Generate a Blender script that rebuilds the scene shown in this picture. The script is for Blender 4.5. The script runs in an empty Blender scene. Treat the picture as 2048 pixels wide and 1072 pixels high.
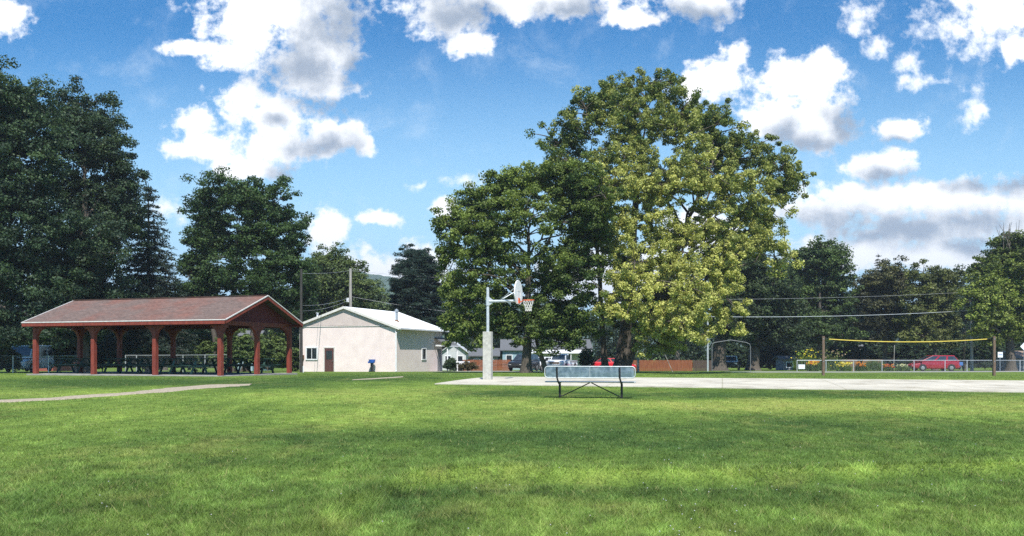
import bpy, math, random
import numpy as np
from mathutils import Vector, Matrix
R = math.radians
rng = np.random.default_rng(11)
random.seed(5)
scene = bpy.context.scene
COL = scene.collection

# ------------------------------------------------------------------ frame of reference
F, CX, HY, EYE = 1700.0, 1024.0, 706.0, 1.6
def WX(px, D): return (px - CX) / F * D
def WZ(py, D): return EYE + (HY - py) / F * D
def PX(x, y): return CX + F * x / y

# ------------------------------------------------------------------ numpy value noise
def _hash(ix, iy, seed):
    h = (ix.astype(np.int64) * 374761393 + iy.astype(np.int64) * 668265263 + seed * 974711) & 0x7fffffff
    h = ((h ^ (h >> 13)) * 1274126177) & 0x7fffffff
    return ((h ^ (h >> 16)) & 0xffff) / 65535.0
def vnoise(x, y, seed=0):
    ix, iy = np.floor(x), np.floor(y); fx, fy = x - ix, y - iy
    fx = fx * fx * (3 - 2 * fx); fy = fy * fy * (3 - 2 * fy)
    a, b = _hash(ix, iy, seed), _hash(ix + 1, iy, seed)
    c, d = _hash(ix, iy + 1, seed), _hash(ix + 1, iy + 1, seed)
    return (a * (1 - fx) + b * fx) * (1 - fy) + (c * (1 - fx) + d * fx) * fy
def fbm(x, y, seed=0, octv=4):
    s = 0; amp = .5; t = 0
    for k in range(octv):
        s = s + amp * vnoise(x * 2 ** k, y * 2 ** k, seed + k); t += amp; amp *= .55
    return s / t

# ------------------------------------------------------------------ ground height
_D = np.array([-400, 0, 7.4, 12, 23.3, 29, 33.5, 39, 45, 55, 73, 90, 100, 130, 200, 3000.])
_Z = np.array([0, 0, 0, .09, .35, .47, .535, .53, .46, .24, -.01, -.33, -.49, -.9, -1.1, -1.1])
_ds = np.arange(-60, 400, .5)
_zs = np.interp(_ds, _D, _Z); _k = np.hanning(13); _k /= _k.sum()
_zs2 = _zs.copy(); _zs2[10:-10] = np.convolve(_zs, _k, 'same')[10:-10]
def smooth(a, b, x):
    t = np.clip((x - a) / (b - a), 0, 1); return t * t * (3 - 2 * t)
RIDGE = np.array([(560, 1110), (650, 1050), (735, 1005), (830, 968), (930, 956), (1100, 958), (1400, 962), (1800, 950), (2300, 945)], float)
def ridge_world():
    pts = []
    for px, py in RIDGE:
        D = EYE * F / (py - HY); pts.append((WX(px, D), D))
    return np.array(pts)
RW = ridge_world()
def seg_dist(x, y, P):
    best = np.full(np.shape(x), 1e9)
    for (x0, y0), (x1, y1) in zip(P[:-1], P[1:]):
        dx, dy = x1 - x0, y1 - y0; L = dx * dx + dy * dy
        t = np.clip(((x - x0) * dx + (y - y0) * dy) / L, 0, 1)
        best = np.minimum(best, np.hypot(x - x0 - t * dx, y - y0 - t * dy))
    return best
def gz(x, y):
    x = np.asarray(x, float); y = np.asarray(y, float)
    z = np.interp(y, _ds, _zs2)
    z = z - .10 * smooth(7, 14, x) * smooth(38, 46, y) * (1 - smooth(70, 90, y))
    near = 1 - smooth(18, 30, y)
    z = z + near * (fbm(x * .5, y * .5, 3) - .5) * .08
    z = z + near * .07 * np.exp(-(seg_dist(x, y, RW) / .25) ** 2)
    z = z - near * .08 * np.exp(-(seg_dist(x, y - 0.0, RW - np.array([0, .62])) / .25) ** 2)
    return z
def g(x, y): return float(gz(np.array([x]), np.array([y]))[0])
def ground_at(px, py):
    lo = 3.0
    for k in range(4000):
        D = lo + k * .05
        if WZ(py, D) <= g(WX(px, D), D): return (WX(px, D), D)
    return (WX(px, D), D)

# ------------------------------------------------------------------ tagging and linking
def tag(o, label=None, cat=None, group=None, kind=None):
    if label: o['label'] = label
    if cat: o['category'] = cat
    if group: o['group'] = group
    if kind: o['kind'] = kind
    return o
def empty(name, loc=(0, 0, 0), rz=0.0, label=None, cat=None, group=None):
    o = bpy.data.objects.new(name, None); COL.objects.link(o)
    o.location = loc; o.rotation_euler = (0, 0, rz); o.empty_display_size = .2
    return tag(o, label, cat, group)
def children(o): return [c for c in bpy.data.objects if c.parent is o]
def copy_tree(o, parent=None):
    c = o.copy(); COL.objects.link(c)
    if parent is not None: c.parent = parent
    for ch in children(o): copy_tree(ch, c)
    return c

# ------------------------------------------------------------------ materials
MAT = {}
def new_mat(name):
    m = bpy.data.materials.new(name); m.use_nodes = True
    nt = m.node_tree; b = nt.nodes['Principled BSDF']; return m, nt, b
def N(nt, t, **kw):
    n = nt.nodes.new(t)
    for k, v in kw.items(): setattr(n, k, v)
    return n
def surf(name, c1, c2=None, rough=.7, scale=6.0, metal=0.0, bump=0.0, bscale=None, stretch=(1, 1, 1), detail=6, spec=.4, coat=0, lo=.35, hi=.65, coords='Object'):
    m, nt, b = new_mat(name); MAT[name] = m
    c2 = c2 or tuple(min(1, c * .78) for c in c1)
    tc = N(nt, 'ShaderNodeTexCoord'); mp = N(nt, 'ShaderNodeMapping'); mp.inputs['Scale'].default_value = stretch
    no = N(nt, 'ShaderNodeTexNoise'); no.inputs['Scale'].default_value = scale; no.inputs['Detail'].default_value = detail
    cr = N(nt, 'ShaderNodeValToRGB'); cr.color_ramp.elements[0].position = lo; cr.color_ramp.elements[1].position = hi
    cr.color_ramp.elements[0].color = (*c2, 1); cr.color_ramp.elements[1].color = (*c1, 1)
    L = nt.links
    L.new(tc.outputs[coords], mp.inputs[0]); L.new(mp.outputs[0], no.inputs['Vector']); L.new(no.outputs[0], cr.inputs[0]); L.new(cr.outputs[0], b.inputs['Base Color'])
    b.inputs['Roughness'].default_value = rough; b.inputs['Metallic'].default_value = metal
    b.inputs['Specular IOR Level'].default_value = spec; b.inputs['Coat Weight'].default_value = coat
    if bump:
        n2 = N(nt, 'ShaderNodeTexNoise'); n2.inputs['Scale'].default_value = bscale or scale * 4; n2.inputs['Detail'].default_value = 5
        bp = N(nt, 'ShaderNodeBump'); bp.inputs['Strength'].default_value = bump; bp.inputs['Distance'].default_value = .02
        L.new(mp.outputs[0], n2.inputs['Vector']); L.new(n2.outputs[0], bp.inputs['Height']); L.new(bp.outputs[0], b.inputs['Normal'])
    return m
def leaf_mat(name, trans=.3, rough=.55, tint=(1.1, 1.15, .6)):
    m, nt, b = new_mat(name); MAT[name] = m; L = nt.links
    a = N(nt, 'ShaderNodeAttribute'); a.attribute_name = 'Col'
    L.new(a.outputs['Color'], b.inputs['Base Color']); b.inputs['Roughness'].default_value = rough; b.inputs['Specular IOR Level'].default_value = .25
    tr = N(nt, 'ShaderNodeBsdfTranslucent'); mul = N(nt, 'ShaderNodeMixRGB', blend_type='MULTIPLY'); mul.inputs[0].default_value = 1; mul.inputs[2].default_value = (*tint, 1)
    L.new(a.outputs['Color'], mul.inputs[1]); L.new(mul.outputs[0], tr.inputs[0])
    mx = N(nt, 'ShaderNodeMixShader'); mx.inputs[0].default_value = trans
    L.new(b.outputs[0], mx.inputs[1]); L.new(tr.outputs[0], mx.inputs[2]); L.new(mx.outputs[0], nt.nodes['Material Output'].inputs[0])
    return m
leaf_mat('leaf', .32); leaf_mat('grass_blade', .3, .6, (1.05, 1.1, .6)); leaf_mat('petal', .3, .6, (1, 1, 1))
surf('bark', (.12, .10, .08), (.05, .042, .035), .95, 5, bump=.8, stretch=(3, 3, .6))
surf('bark_light', (.20, .17, .14), (.09, .075, .06), .95, 5, bump=.8, stretch=(3, 3, .6))
surf('concrete_court', (.55, .51, .42), (.44, .41, .34), .9, .9, bump=.15, bscale=30, lo=.3, hi=.7)
surf('concrete', (.50, .49, .44), (.38, .37, .33), .92, 9, bump=.5, bscale=60)
surf('slab', (.30, .29, .27), (.20, .195, .18), .95, 3, bump=.2)
surf('gravel', (.40, .34, .25), (.26, .22, .16), .97, 14, bump=.8, bscale=40)
surf('asphalt', (.30, .29, .27), (.22, .215, .20), .95, 3, bump=.3, bscale=60)
surf('red_paint', (.25, .052, .032), (.16, .032, .022), .65, 7, bump=.15, stretch=(1, 1, .3))
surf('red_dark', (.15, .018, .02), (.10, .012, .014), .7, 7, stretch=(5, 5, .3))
surf('white_trim', (.70, .68, .65), (.58, .55, .52), .6, 8)
surf('galv', (.42, .46, .49), (.30, .34, .38), .42, 30, metal=.55, spec=.5)
surf('galv_light', (.60, .63, .65), (.46, .50, .53), .5, 14, metal=.35)
surf('white_board', (.80, .79, .77), (.72, .71, .70), .5, 3)
surf('orange', (.72, .14, .03), (.58, .10, .03), .45, 5)
surf('faded_pink', (.76, .70, .67), (.74, .68, .66), .6, 9); surf('net', (.78, .77, .74), (.66, .65, .62), .9, 20)
surf('black_metal', (.018, .019, .022), (.012, .012, .014), .45, 10)
surf('bench_blue', (.24, .32, .38), (.15, .21, .27), .5, 22, metal=.25)
surf('green_paint', (.022, .06, .045), (.012, .035, .028), .6, 9)
surf('green_faded', (.12, .20, .15), (.05, .10, .075), .7, 6)
surf('wood_brown', (.22, .14, .085), (.13, .08, .05), .85, 6, stretch=(4, 4, .5), bump=.3)
surf('wood_post', (.20, .135, .095), (.10, .068, .05), .9, 7, stretch=(4, 4, .5), bump=.4)
surf('wood_pole', (.38, .36, .33), (.25, .235, .21), .9, 5, stretch=(4, 4, .3), bump=.3)
surf('wood_pole_dark', (.055, .05, .047), (.03, .028, .026), .9, 5, stretch=(4, 4, .3))
surf('door_brown', (.11, .05, .045), (.08, .036, .032), .55, 6)
surf('rust', (.20, .10, .05), (.09, .05, .03), .9, 12)
surf('blue_plastic', (.03, .12, .50), (.02, .09, .38), .4, 6)
surf('white_paint', (.75, .76, .78), (.66, .67, .70), .45, 2)
surf('glass_dark', (.02, .026, .032), (.012, .016, .02), .08, 2, spec=.8)
surf('glass_car', (.04, .05, .06), (.02, .028, .034), .06, 3, spec=.9)
surf('yellow_tape', (.75, .58, .10), (.62, .46, .08), .6, 5)
surf('pipe_grey', (.17, .18, .19), (.11, .12, .13), .6, 5); surf('wire', (.32, .33, .34), (.24, .25, .26), .5, 5)
surf('wire_dark', (.05, .05, .055), (.035, .035, .04), .6, 5)
surf('fence_wood', (.27, .09, .038), (.17, .055, .024), .8, 3, stretch=(6, 6, .4))
surf('fence_wood_old', (.10, .07, .055), (.06, .042, .035), .9, 3, stretch=(6, 6, .4))
surf('house_white', (.50, .52, .54), (.42, .44, .47), .7, 2)
surf('house_grey', (.26, .26, .26), (.20, .20, .21), .8, 2)
surf('house_blue', (.30, .42, .48), (.24, .35, .41), .8, 2)
surf('brick', (.33, .09, .055), (.24, .06, .04), .9, 12)
surf('roof_grey', (.13, .135, .145), (.09, .095, .10), .9, 8)
surf('roof_tan', (.28, .20, .15), (.2, .15, .12), .9, 8)
surf('car_black', (.02, .022, .026), (.015, .017, .02), .25, 2, coat=.6)
surf('car_white', (.72, .74, .76), (.66, .68, .70), .3, 2, coat=.5)
surf('car_grey', (.36, .40, .42), (.30, .33, .35), .35, 2, coat=.4)
surf('car_red', (.55, .02, .03), (.46, .015, .022), .25, 2, coat=.7)
surf('car_maroon', (.30, .010, .022), (.24, .008, .016), .25, 2, coat=.7)
surf('tyre', (.025, .025, .026), (.015, .015, .016), .85, 20)
surf('chrome', (.55, .56, .57), (.42, .43, .44), .25, 4, metal=.8)
surf('rim_metal', (.42, .43, .44), (.3, .31, .32), .35, 8, metal=.6)
surf('lamp_glass', (.75, .75, .70), (.6, .6, .56), .15, 5)
surf('lamp_red', (.45, .02, .02), (.35, .015, .015), .2, 5)
surf('sign_white', (.74, .78, .80), (.68, .72, .75), .5, 4)
surf('sign_blue', (.06, .16, .40), (.05, .12, .32), .5, 4)
surf('hill_green', (.045, .085, .035), (.018, .04, .02), .95, .09, detail=10)

def shingle_mat():
    m, nt, b = new_mat('shingles'); MAT['shingles'] = m; L = nt.links
    tc = N(nt, 'ShaderNodeTexCoord'); n1 = N(nt, 'ShaderNodeTexNoise'); n1.inputs['Scale'].default_value = .55; n1.inputs['Detail'].default_value = 4
    n2 = N(nt, 'ShaderNodeTexNoise'); n2.inputs['Scale'].default_value = 6; n2.inputs['Detail'].default_value = 9
    br = N(nt, 'ShaderNodeTexBrick'); br.inputs['Scale'].default_value = 1; br.inputs['Brick Width'].default_value = .33; br.inputs['Row Height'].default_value = .14; br.inputs['Mortar Size'].default_value = .008
    br.inputs['Color1'].default_value = (1, 1, 1, 1); br.inputs['Color2'].default_value = (.72, .72, .72, 1); br.inputs['Mortar'].default_value = (.35, .35, .35, 1)
    cr = N(nt, 'ShaderNodeValToRGB'); e = cr.color_ramp.elements; e[0].position = .42; e[0].color = (.150, .104, .088, 1); e[1].position = .66; e[1].color = (.19, .086, .064, 1)
    mx = N(nt, 'ShaderNodeMixRGB', blend_type='MULTIPLY'); mx.inputs[0].default_value = .8
    m2 = N(nt, 'ShaderNodeMixRGB', blend_type='OVERLAY'); m2.inputs[0].default_value = .55
    L.new(tc.outputs['Object'], n1.inputs['Vector']); L.new(tc.outputs['Object'], n2.inputs['Vector']); L.new(tc.outputs['UV'], br.inputs['Vector'])
    L.new(n1.outputs[0], cr.inputs[0]); L.new(cr.outputs[0], mx.inputs[1]); L.new(br.outputs[0], mx.inputs[2]); L.new(mx.outputs[0], m2.inputs[1]); L.new(n2.outputs[0], m2.inputs[2]); L.new(m2.outputs[0], b.inputs['Base Color'])
    b.inputs['Roughness'].default_value = .95
shingle_mat()
def panel_mat(name, c1, c2, pitch=1.22):
    """board siding: faint vertical joints every panel, speckle and rising damp by noise"""
    m, nt, b = new_mat(name); MAT[name] = m; L = nt.links
    tc = N(nt, 'ShaderNodeTexCoord'); no = N(nt, 'ShaderNodeTexNoise'); no.inputs['Scale'].default_value = 1.3; no.inputs['Detail'].default_value = 8
    n2 = N(nt, 'ShaderNodeTexNoise'); n2.inputs['Scale'].default_value = 14; n2.inputs['Detail'].default_value = 6
    cr = N(nt, 'ShaderNodeValToRGB'); e = cr.color_ramp.elements; e[0].position = .3; e[0].color = (*c2, 1); e[1].position = .65; e[1].color = (*c1, 1)
    w = N(nt, 'ShaderNodeTexWave'); w.inputs['Scale'].default_value = .51 / pitch; w.wave_profile = 'SAW'; w.bands_direction = 'X'
    wr = N(nt, 'ShaderNodeValToRGB'); we = wr.color_ramp.elements; we[0].position = .0; we[0].color = (.82, .82, .82, 1); we[1].position = .03; we[1].color = (1, 1, 1, 1)
    mx = N(nt, 'ShaderNodeMixRGB', blend_type='MULTIPLY'); mx.inputs[0].default_value = .8
    m2 = N(nt, 'ShaderNodeMixRGB', blend_type='OVERLAY'); m2.inputs[0].default_value = .25
    L.new(tc.outputs['Object'], no.inputs['Vector']); L.new(tc.outputs['Object'], n2.inputs['Vector']); L.new(tc.outputs['UV'], w.inputs['Vector'])
    L.new(no.outputs[0], cr.inputs[0]); L.new(w.outputs[0], wr.inputs[0]); L.new(cr.outputs[0], mx.inputs[1]); L.new(wr.outputs[0], mx.inputs[2])
    L.new(mx.outputs[0], m2.inputs[1]); L.new(n2.outputs[0], m2.inputs[2]); L.new(m2.outputs[0], b.inputs['Base Color']); b.inputs['Roughness'].default_value = .85
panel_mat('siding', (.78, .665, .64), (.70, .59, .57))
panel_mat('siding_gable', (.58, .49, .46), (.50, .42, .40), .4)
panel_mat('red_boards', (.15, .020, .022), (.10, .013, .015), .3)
panel_mat('metal_roof', (.80, .82, .84), (.70, .73, .76), .35)

def chain_mat():
    m, nt, b = new_mat('chain_link'); MAT['chain_link'] = m; L = nt.links
    b.inputs['Base Color'].default_value = (.33, .35, .36, 1); b.inputs['Metallic'].default_value = .5; b.inputs['Roughness'].default_value = .5
    tc = N(nt, 'ShaderNodeTexCoord'); sx = N(nt, 'ShaderNodeSeparateXYZ'); L.new(tc.outputs['UV'], sx.inputs[0])
    def mth(op, a, bb=None):
        n = N(nt, 'ShaderNodeMath', operation=op)
        for i, v in enumerate((a, bb)):
            if v is None: continue
            if isinstance(v, (int, float)): n.inputs[i].default_value = v
            else: L.new(v, n.inputs[i])
        return n.outputs[0]
    s = mth('ADD', sx.outputs[0], sx.outputs[1]); d = mth('SUBTRACT', sx.outputs[0], sx.outputs[1])
    f1 = mth('LESS_THAN', mth('FRACT', mth('MULTIPLY', s, 14)), .035); f2 = mth('LESS_THAN', mth('FRACT', mth('MULTIPLY', d, 14)), .035)
    f = mth('MAXIMUM', f1, f2)
    tr = N(nt, 'ShaderNodeBsdfTransparent'); mx = N(nt, 'ShaderNodeMixShader')
    L.new(f, mx.inputs[0]); L.new(tr.outputs[0], mx.inputs[1]); L.new(b.outputs[0], mx.inputs[2]); L.new(mx.outputs[0], nt.nodes['Material Output'].inputs[0])
chain_mat()
def perf_mat():
    m = surf('perforated', (.21, .28, .345), (.11, .165, .215), .5, 7, metal=.2, detail=8, lo=.4, hi=.6); nt = m.node_tree; L = nt.links; b = nt.nodes['Principled BSDF']
    tc = N(nt, 'ShaderNodeTexCoord'); sc = N(nt, 'ShaderNodeVectorMath', operation='SCALE'); sc.inputs[3].default_value = 36; fr = N(nt, 'ShaderNodeVectorMath', operation='FRACTION')
    sb = N(nt, 'ShaderNodeVectorMath', operation='SUBTRACT'); sb.inputs[1].default_value = (.5, .5, 0); ln = N(nt, 'ShaderNodeVectorMath', operation='LENGTH'); lt = N(nt, 'ShaderNodeMath', operation='LESS_THAN'); lt.inputs[1].default_value = .2
    L.new(tc.outputs['UV'], sc.inputs[0]); L.new(sc.outputs[0], fr.inputs[0]); L.new(fr.outputs[0], sb.inputs[0]); L.new(sb.outputs[0], ln.inputs[0]); L.new(ln.outputs['Value'], lt.inputs[0])
    tr = N(nt, 'ShaderNodeBsdfTransparent'); mx = N(nt, 'ShaderNodeMixShader'); L.new(lt.outputs[0], mx.inputs[0]); L.new(b.outputs[0], mx.inputs[1]); L.new(tr.outputs[0], mx.inputs[2]); L.new(mx.outputs[0], nt.nodes['Material Output'].inputs[0])
perf_mat()

def ground_mat():
    m, nt, b = new_mat('lawn'); MAT['lawn'] = m; L = nt.links
    tc = N(nt, 'ShaderNodeTexCoord'); a = N(nt, 'ShaderNodeAttribute'); a.attribute_name = 'Col'
    n = N(nt, 'ShaderNodeTexNoise'); n.inputs['Scale'].default_value = 3.5; n.inputs['Detail'].default_value = 10; n.inputs['Roughness'].default_value = .75
    n3 = N(nt, 'ShaderNodeTexNoise'); n3.inputs['Scale'].default_value = 40; n3.inputs['Detail'].default_value = 4
    cr = N(nt, 'ShaderNodeValToRGB'); e = cr.color_ramp.elements; e[0].position = .3; e[0].color = (.5, .55, .45, 1); e[1].position = .7; e[1].color = (1.35, 1.3, 1.25, 1)
    c3 = N(nt, 'ShaderNodeValToRGB'); e = c3.color_ramp.elements; e[0].position = .3; e[0].color = (.6, .62, .55, 1); e[1].position = .7; e[1].color = (1.3, 1.3, 1.2, 1)
    m1 = N(nt, 'ShaderNodeMixRGB', blend_type='MULTIPLY'); m1.inputs[0].default_value = 1; m2 = N(nt, 'ShaderNodeMixRGB', blend_type='MULTIPLY'); m2.inputs[0].default_value = 1
    L.new(tc.outputs['Object'], n.inputs['Vector']); L.new(tc.outputs['Object'], n3.inputs['Vector']); L.new(n.outputs[0], cr.inputs[0]); L.new(n3.outputs[0], c3.inputs[0])
    L.new(a.outputs['Color'], m1.inputs[1]); L.new(cr.outputs[0], m1.inputs[2]); L.new(m1.outputs[0], m2.inputs[1]); L.new(c3.outputs[0], m2.inputs[2]); L.new(m2.outputs[0], b.inputs['Base Color'])
    b.inputs['Roughness'].default_value = .95; b.inputs['Specular IOR Level'].default_value = .1
    bp = N(nt, 'ShaderNodeBump'); bp.inputs['Strength'].default_value = .6; bp.inputs['Distance'].default_value = .05; L.new(n3.outputs[0], bp.inputs['Height']); L.new(bp.outputs[0], b.inputs['Normal'])
ground_mat()

# ------------------------------------------------------------------ mesh collector
class MB:
    def __init__(s): s.v = []; s.f = []; s.uv = []
    def add(s, vs, fs, uvs=None):
        o = len(s.v); s.v += [tuple(v) for v in vs]
        for k, f in enumerate(fs):
            s.f.append(tuple(i + o for i in f)); s.uv.append(uvs[k] if uvs else [(0, 0)] * len(f))
        return s
    def box(s, c, h, M=None):
        """centre, half sizes, optional 3x3 of axes"""
        cx = Vector(c); vs = []
        for i in (-1, 1):
            for j in (-1, 1):
                for k in (-1, 1):
                    d = Vector((i * h[0], j * h[1], k * h[2])); vs.append(cx + (M @ d if M else d))
        return s.add(vs, [(0, 1, 3, 2), (4, 6, 7, 5), (0, 4, 5, 1), (2, 3, 7, 6), (0, 2, 6, 4), (1, 5, 7, 3)])
    def bar(s, a, b, w, d=None, up=(0, 0, 1)):
        a, b = Vector(a), Vector(b); z = (b - a); L = z.length; z.normalize()
        u = Vector(up); x = z.cross(u)
        if x.length < 1e-4: x = z.cross(Vector((1, 0, 0)))
        x.normalize(); y = x.cross(z)
        M = Matrix((x, y, z)).transposed()
        return s.box((a + b) / 2, (w / 2, (d or w) / 2, L / 2), M)
    def tube(s, pts, r, n=8, caps=True):
        pts = [Vector(p) for p in pts]; rs = r if isinstance(r, (list, tuple)) else [r] * len(pts)
        vs = []; fs = []; prev = None
        for i, p in enumerate(pts):
            t = (pts[min(i + 1, len(pts) - 1)] - pts[max(i - 1, 0)]).normalized()
            if prev is None:
                x = t.cross(Vector((0, 0, 1)));  x = t.cross(Vector((1, 0, 0))) if x.length < 1e-3 else x
            else: x = prev - t * prev.dot(t)
            x.normalize(); prev = x; y = t.cross(x)
            for k in range(n):
                a = 2 * math.pi * k / n; vs.append(p + (x * math.cos(a) + y * math.sin(a)) * rs[i])
        for i in range(len(pts) - 1):
            for k in range(n):
                a, b = i * n + k, i * n + (k + 1) % n; fs.append((a, b, b + n, a + n))
        if caps: fs.append(tuple(range(n))[::-1]); fs.append(tuple(range((len(pts) - 1) * n, len(pts) * n)))
        return s.add(vs, fs)
    def prism(s, poly, a, b):
        """polygon of 3-d points swept by the vector b-a"""
        d = Vector(b) - Vector(a); n = len(poly); P = [Vector(p) for p in poly]
        vs = P + [p + d for p in P]
        return s.add(vs, [tuple(range(n))[::-1], tuple(range(n, 2 * n))] + [(i, (i + 1) % n, (i + 1) % n + n, i + n) for i in range(n)])
    def quad(s, a, b, c, d, u=None, v=None):
        a, b, c, d = map(Vector, (a, b, c, d)); u = u or (b - a).length; v = v or (d - a).length
        return s.add([a, b, c, d], [(0, 1, 2, 3)], [[(0, 0), (u, 0), (u, v), (0, v)]])
    def build(s, name, mat, parent=None, bevel=0, smooth_=False, solid=0):
        me = bpy.data.meshes.new(name); me.from_pydata(s.v, [], s.f)
        uvl = me.uv_layers.new(name='UVMap'); flat = [c for f in s.uv for p in f for c in p]; uvl.data.foreach_set('uv', flat)
        me.materials.append(MAT[mat]); 
        if smooth_: me.polygons.foreach_set('use_smooth', [True] * len(me.polygons))
        me.update()
        o = bpy.data.objects.new(name, me); COL.objects.link(o)
        if parent is not None: o.parent = parent
        if solid:
            md = o.modifiers.new('s', 'SOLIDIFY'); md.thickness = solid; md.offset = 0
        if bevel:
            md = o.modifiers.new('b', 'BEVEL'); md.width = bevel; md.segments = 2; md.limit_method = 'ANGLE'
        return o
def np_mesh(name, verts, nper, mat, cols=None, parent=None, smooth_=False):
    """verts: (n*nper,3) loose polygons of nper corners; cols (n*nper,3)"""
    nv = len(verts); nf = nv // nper
    me = bpy.data.meshes.new(name); me.vertices.add(nv); me.vertices.foreach_set('co', verts.astype(np.float32).ravel())
    me.loops.add(nv); me.loops.foreach_set('vertex_index', np.arange(nv, dtype=np.int32))
    me.polygons.add(nf); me.polygons.foreach_set('loop_start', np.arange(0, nv, nper, dtype=np.int32))
    if cols is not None:
        ca = me.color_attributes.new('Col', 'FLOAT_COLOR', 'POINT')
        c4 = np.ones((nv, 4), np.float32); c4[:, :3] = cols; ca.data.foreach_set('color', c4.ravel())
    me.materials.append(MAT[mat]); me.update(calc_edges=True)
    o = bpy.data.objects.new(name, me); COL.objects.link(o)
    if parent is not None: o.parent = parent
    return o

# ------------------------------------------------------------------ sky
SUN_AZ_VEC = Vector((.16, -.987, 0)).normalized(); SUN_EL = R(56)
def build_world():
    w = bpy.data.worlds.new('World'); scene.world = w; w.use_nodes = True
    nt = w.node_tree; L = nt.links; nt.nodes.clear()
    out = N(nt, 'ShaderNodeOutputWorld'); bg = N(nt, 'ShaderNodeBackground'); bg.inputs[1].default_value = .12
    sky = N(nt, 'ShaderNodeTexSky', sky_type='NISHITA'); sky.sun_disc = False; sky.sun_elevation = SUN_EL
    sky.sun_rotation = math.atan2(SUN_AZ_VEC.x, SUN_AZ_VEC.y); sky.altitude = 300; sky.ozone_density = 2.0; sky.dust_density = .8
    tc = N(nt, 'ShaderNodeTexCoord'); sp = N(nt, 'ShaderNodeSeparateXYZ'); L.new(tc.outputs['Generated'], sp.inputs[0])
    def mth(op, a, b=None, c=None, clamp=False):
        n = N(nt, 'ShaderNodeMath', operation=op); n.use_clamp = clamp
        for i, v in enumerate((a, b, c)):
            if v is None: continue
            if isinstance(v, (int, float)): n.inputs[i].default_value = v
            else: L.new(v, n.inputs[i])
        return n.outputs[0]
    yy = mth('MAXIMUM', sp.outputs[1], .08)
    px = mth('MULTIPLY_ADD', mth('DIVIDE', sp.outputs[0], yy), 17.0, 10.24)      # hundreds of pixels
    py = mth('MULTIPLY_ADD', mth('DIVIDE', sp.outputs[2], yy), -17.0, 7.06)
    cb = N(nt, 'ShaderNodeCombineXYZ'); L.new(px, cb.inputs[0]); L.new(py, cb.inputs[1]); P = cb.outputs[0]
    def noise(scale, detail, rough=.55, vec=P, off=None, dist=0):
        n = N(nt, 'ShaderNodeTexNoise'); n.inputs['Scale'].default_value = scale; n.inputs['Detail'].default_value = detail; n.inputs['Roughness'].default_value = rough; n.inputs['Distortion'].default_value = dist
        if off:
            v = N(nt, 'ShaderNodeVectorMath', operation='ADD'); L.new(vec, v.inputs[0]); v.inputs[1].default_value = off; vec = v.outputs[0]
        L.new(vec, n.inputs['Vector']); return n
    # warp the plane a little so that edges billow
    nw = noise(1.1, 3, .5); vs = N(nt, 'ShaderNodeVectorMath', operation='SUBTRACT'); L.new(nw.outputs['Color'], vs.inputs[0]); vs.inputs[1].default_value = (.5, .5, .5)
    vm = N(nt, 'ShaderNodeVectorMath', operation='MULTIPLY_ADD'); L.new(vs.outputs[0], vm.inputs[0]); vm.inputs[1].default_value = (.7, .5, 0); L.new(P, vm.inputs[2]); PW = vm.outputs[0]
    def field(blobs, k=.25):
        cur = None
        for (x, y, rx, ry) in blobs:
            v = N(nt, 'ShaderNodeVectorMath', operation='MULTIPLY_ADD'); L.new(PW, v.inputs[0])
            v.inputs[1].default_value = (100 / rx, 100 / ry, 0); v.inputs[2].default_value = (-x / rx, -y / ry, 0)
            ln = N(nt, 'ShaderNodeVectorMath', operation='LENGTH'); L.new(v.outputs[0], ln.inputs[0])
            if cur is None: cur = ln.outputs['Value']
            else: cur = mth('SMOOTH_MIN', cur, ln.outputs['Value'], k)
        return cur
    white = [(560, 15, 175, 65), (500, 75, 90, 60), (640, 85, 90, 105), (390, 93, 75, 20), (460, 112, 70, 32), (620, 165, 95, 45), (490, 200, 70, 42), (560, 232, 95, 42), (390, 245, 58, 28), (420, 295, 80, 38), (545, 290, 110, 50), (670, 270, 75, 36), (735, 293, 42, 20), (500, 335, 85, 26),
             (1050, 5, 250, 34), (900, 35, 85, 50), (935, 88, 55, 30), (1260, 35, 75, 24), (1400, 10, 85, 34), (1990, 25, 100, 55), (2035, 95, 34, 38), 
             (1425, 165, 95, 48), (1465, 110, 40, 34), (1600, 175, 95, 62), (1640, 135, 42, 42), (1640, 245, 78, 60), (1550, 240, 80, 55), (1795, 265, 60, 24), (1762, 330, 72, 40),
             (1740, 400, 150, 42), (1900, 395, 160, 46), (2050, 400, 110, 46), (1650, 430, 95, 45), (1850, 455, 240, 50), (1700, 505, 140, 42), (1900, 515, 200, 46), (2080, 480, 90, 60),
             (5, 38, 55, 38), (652, 465, 42, 46), (758, 443, 46, 18), (720, 560, 110, 60), (890, 420, 36, 20), (835, 545, 90, 60), (1400, 470, 90, 60), (1250, 560, 200, 70)]
    grey = [(675, 55, 62, 62), (600, 140, 65, 42), (700, 130, 35, 40), (655, 212, 60, 18), (555, 245, 22, 14), (645, 290, 60, 22), (575, 345, 34, 14), (915, 35, 70, 30), (1130, 20, 60, 16), (1400, 30, 60, 20), (1690, 250, 38, 42), (1640, 290, 55, 24), (1570, 265, 30, 24), (1775, 352, 60, 14), (1790, 285, 30, 8),
            (1800, 455, 160, 30), (1930, 445, 90, 24), (1740, 470, 90, 16), (1970, 490, 80, 16), (2040, 370, 60, 16), (1950, 370, 40, 12)]
    thin = [(1720, 30, 48, 44), (1745, 100, 36, 32), (1885, 50, 80, 64), (1820, 128, 50, 28), (1955, 98, 60, 28), (1945, 215, 36, 60), (340, 420, 46, 32), (925, 360, 56, 22), (835, 368, 26, 12), (1990, 60, 110, 70), (1850, 165, 60, 24)]
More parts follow.
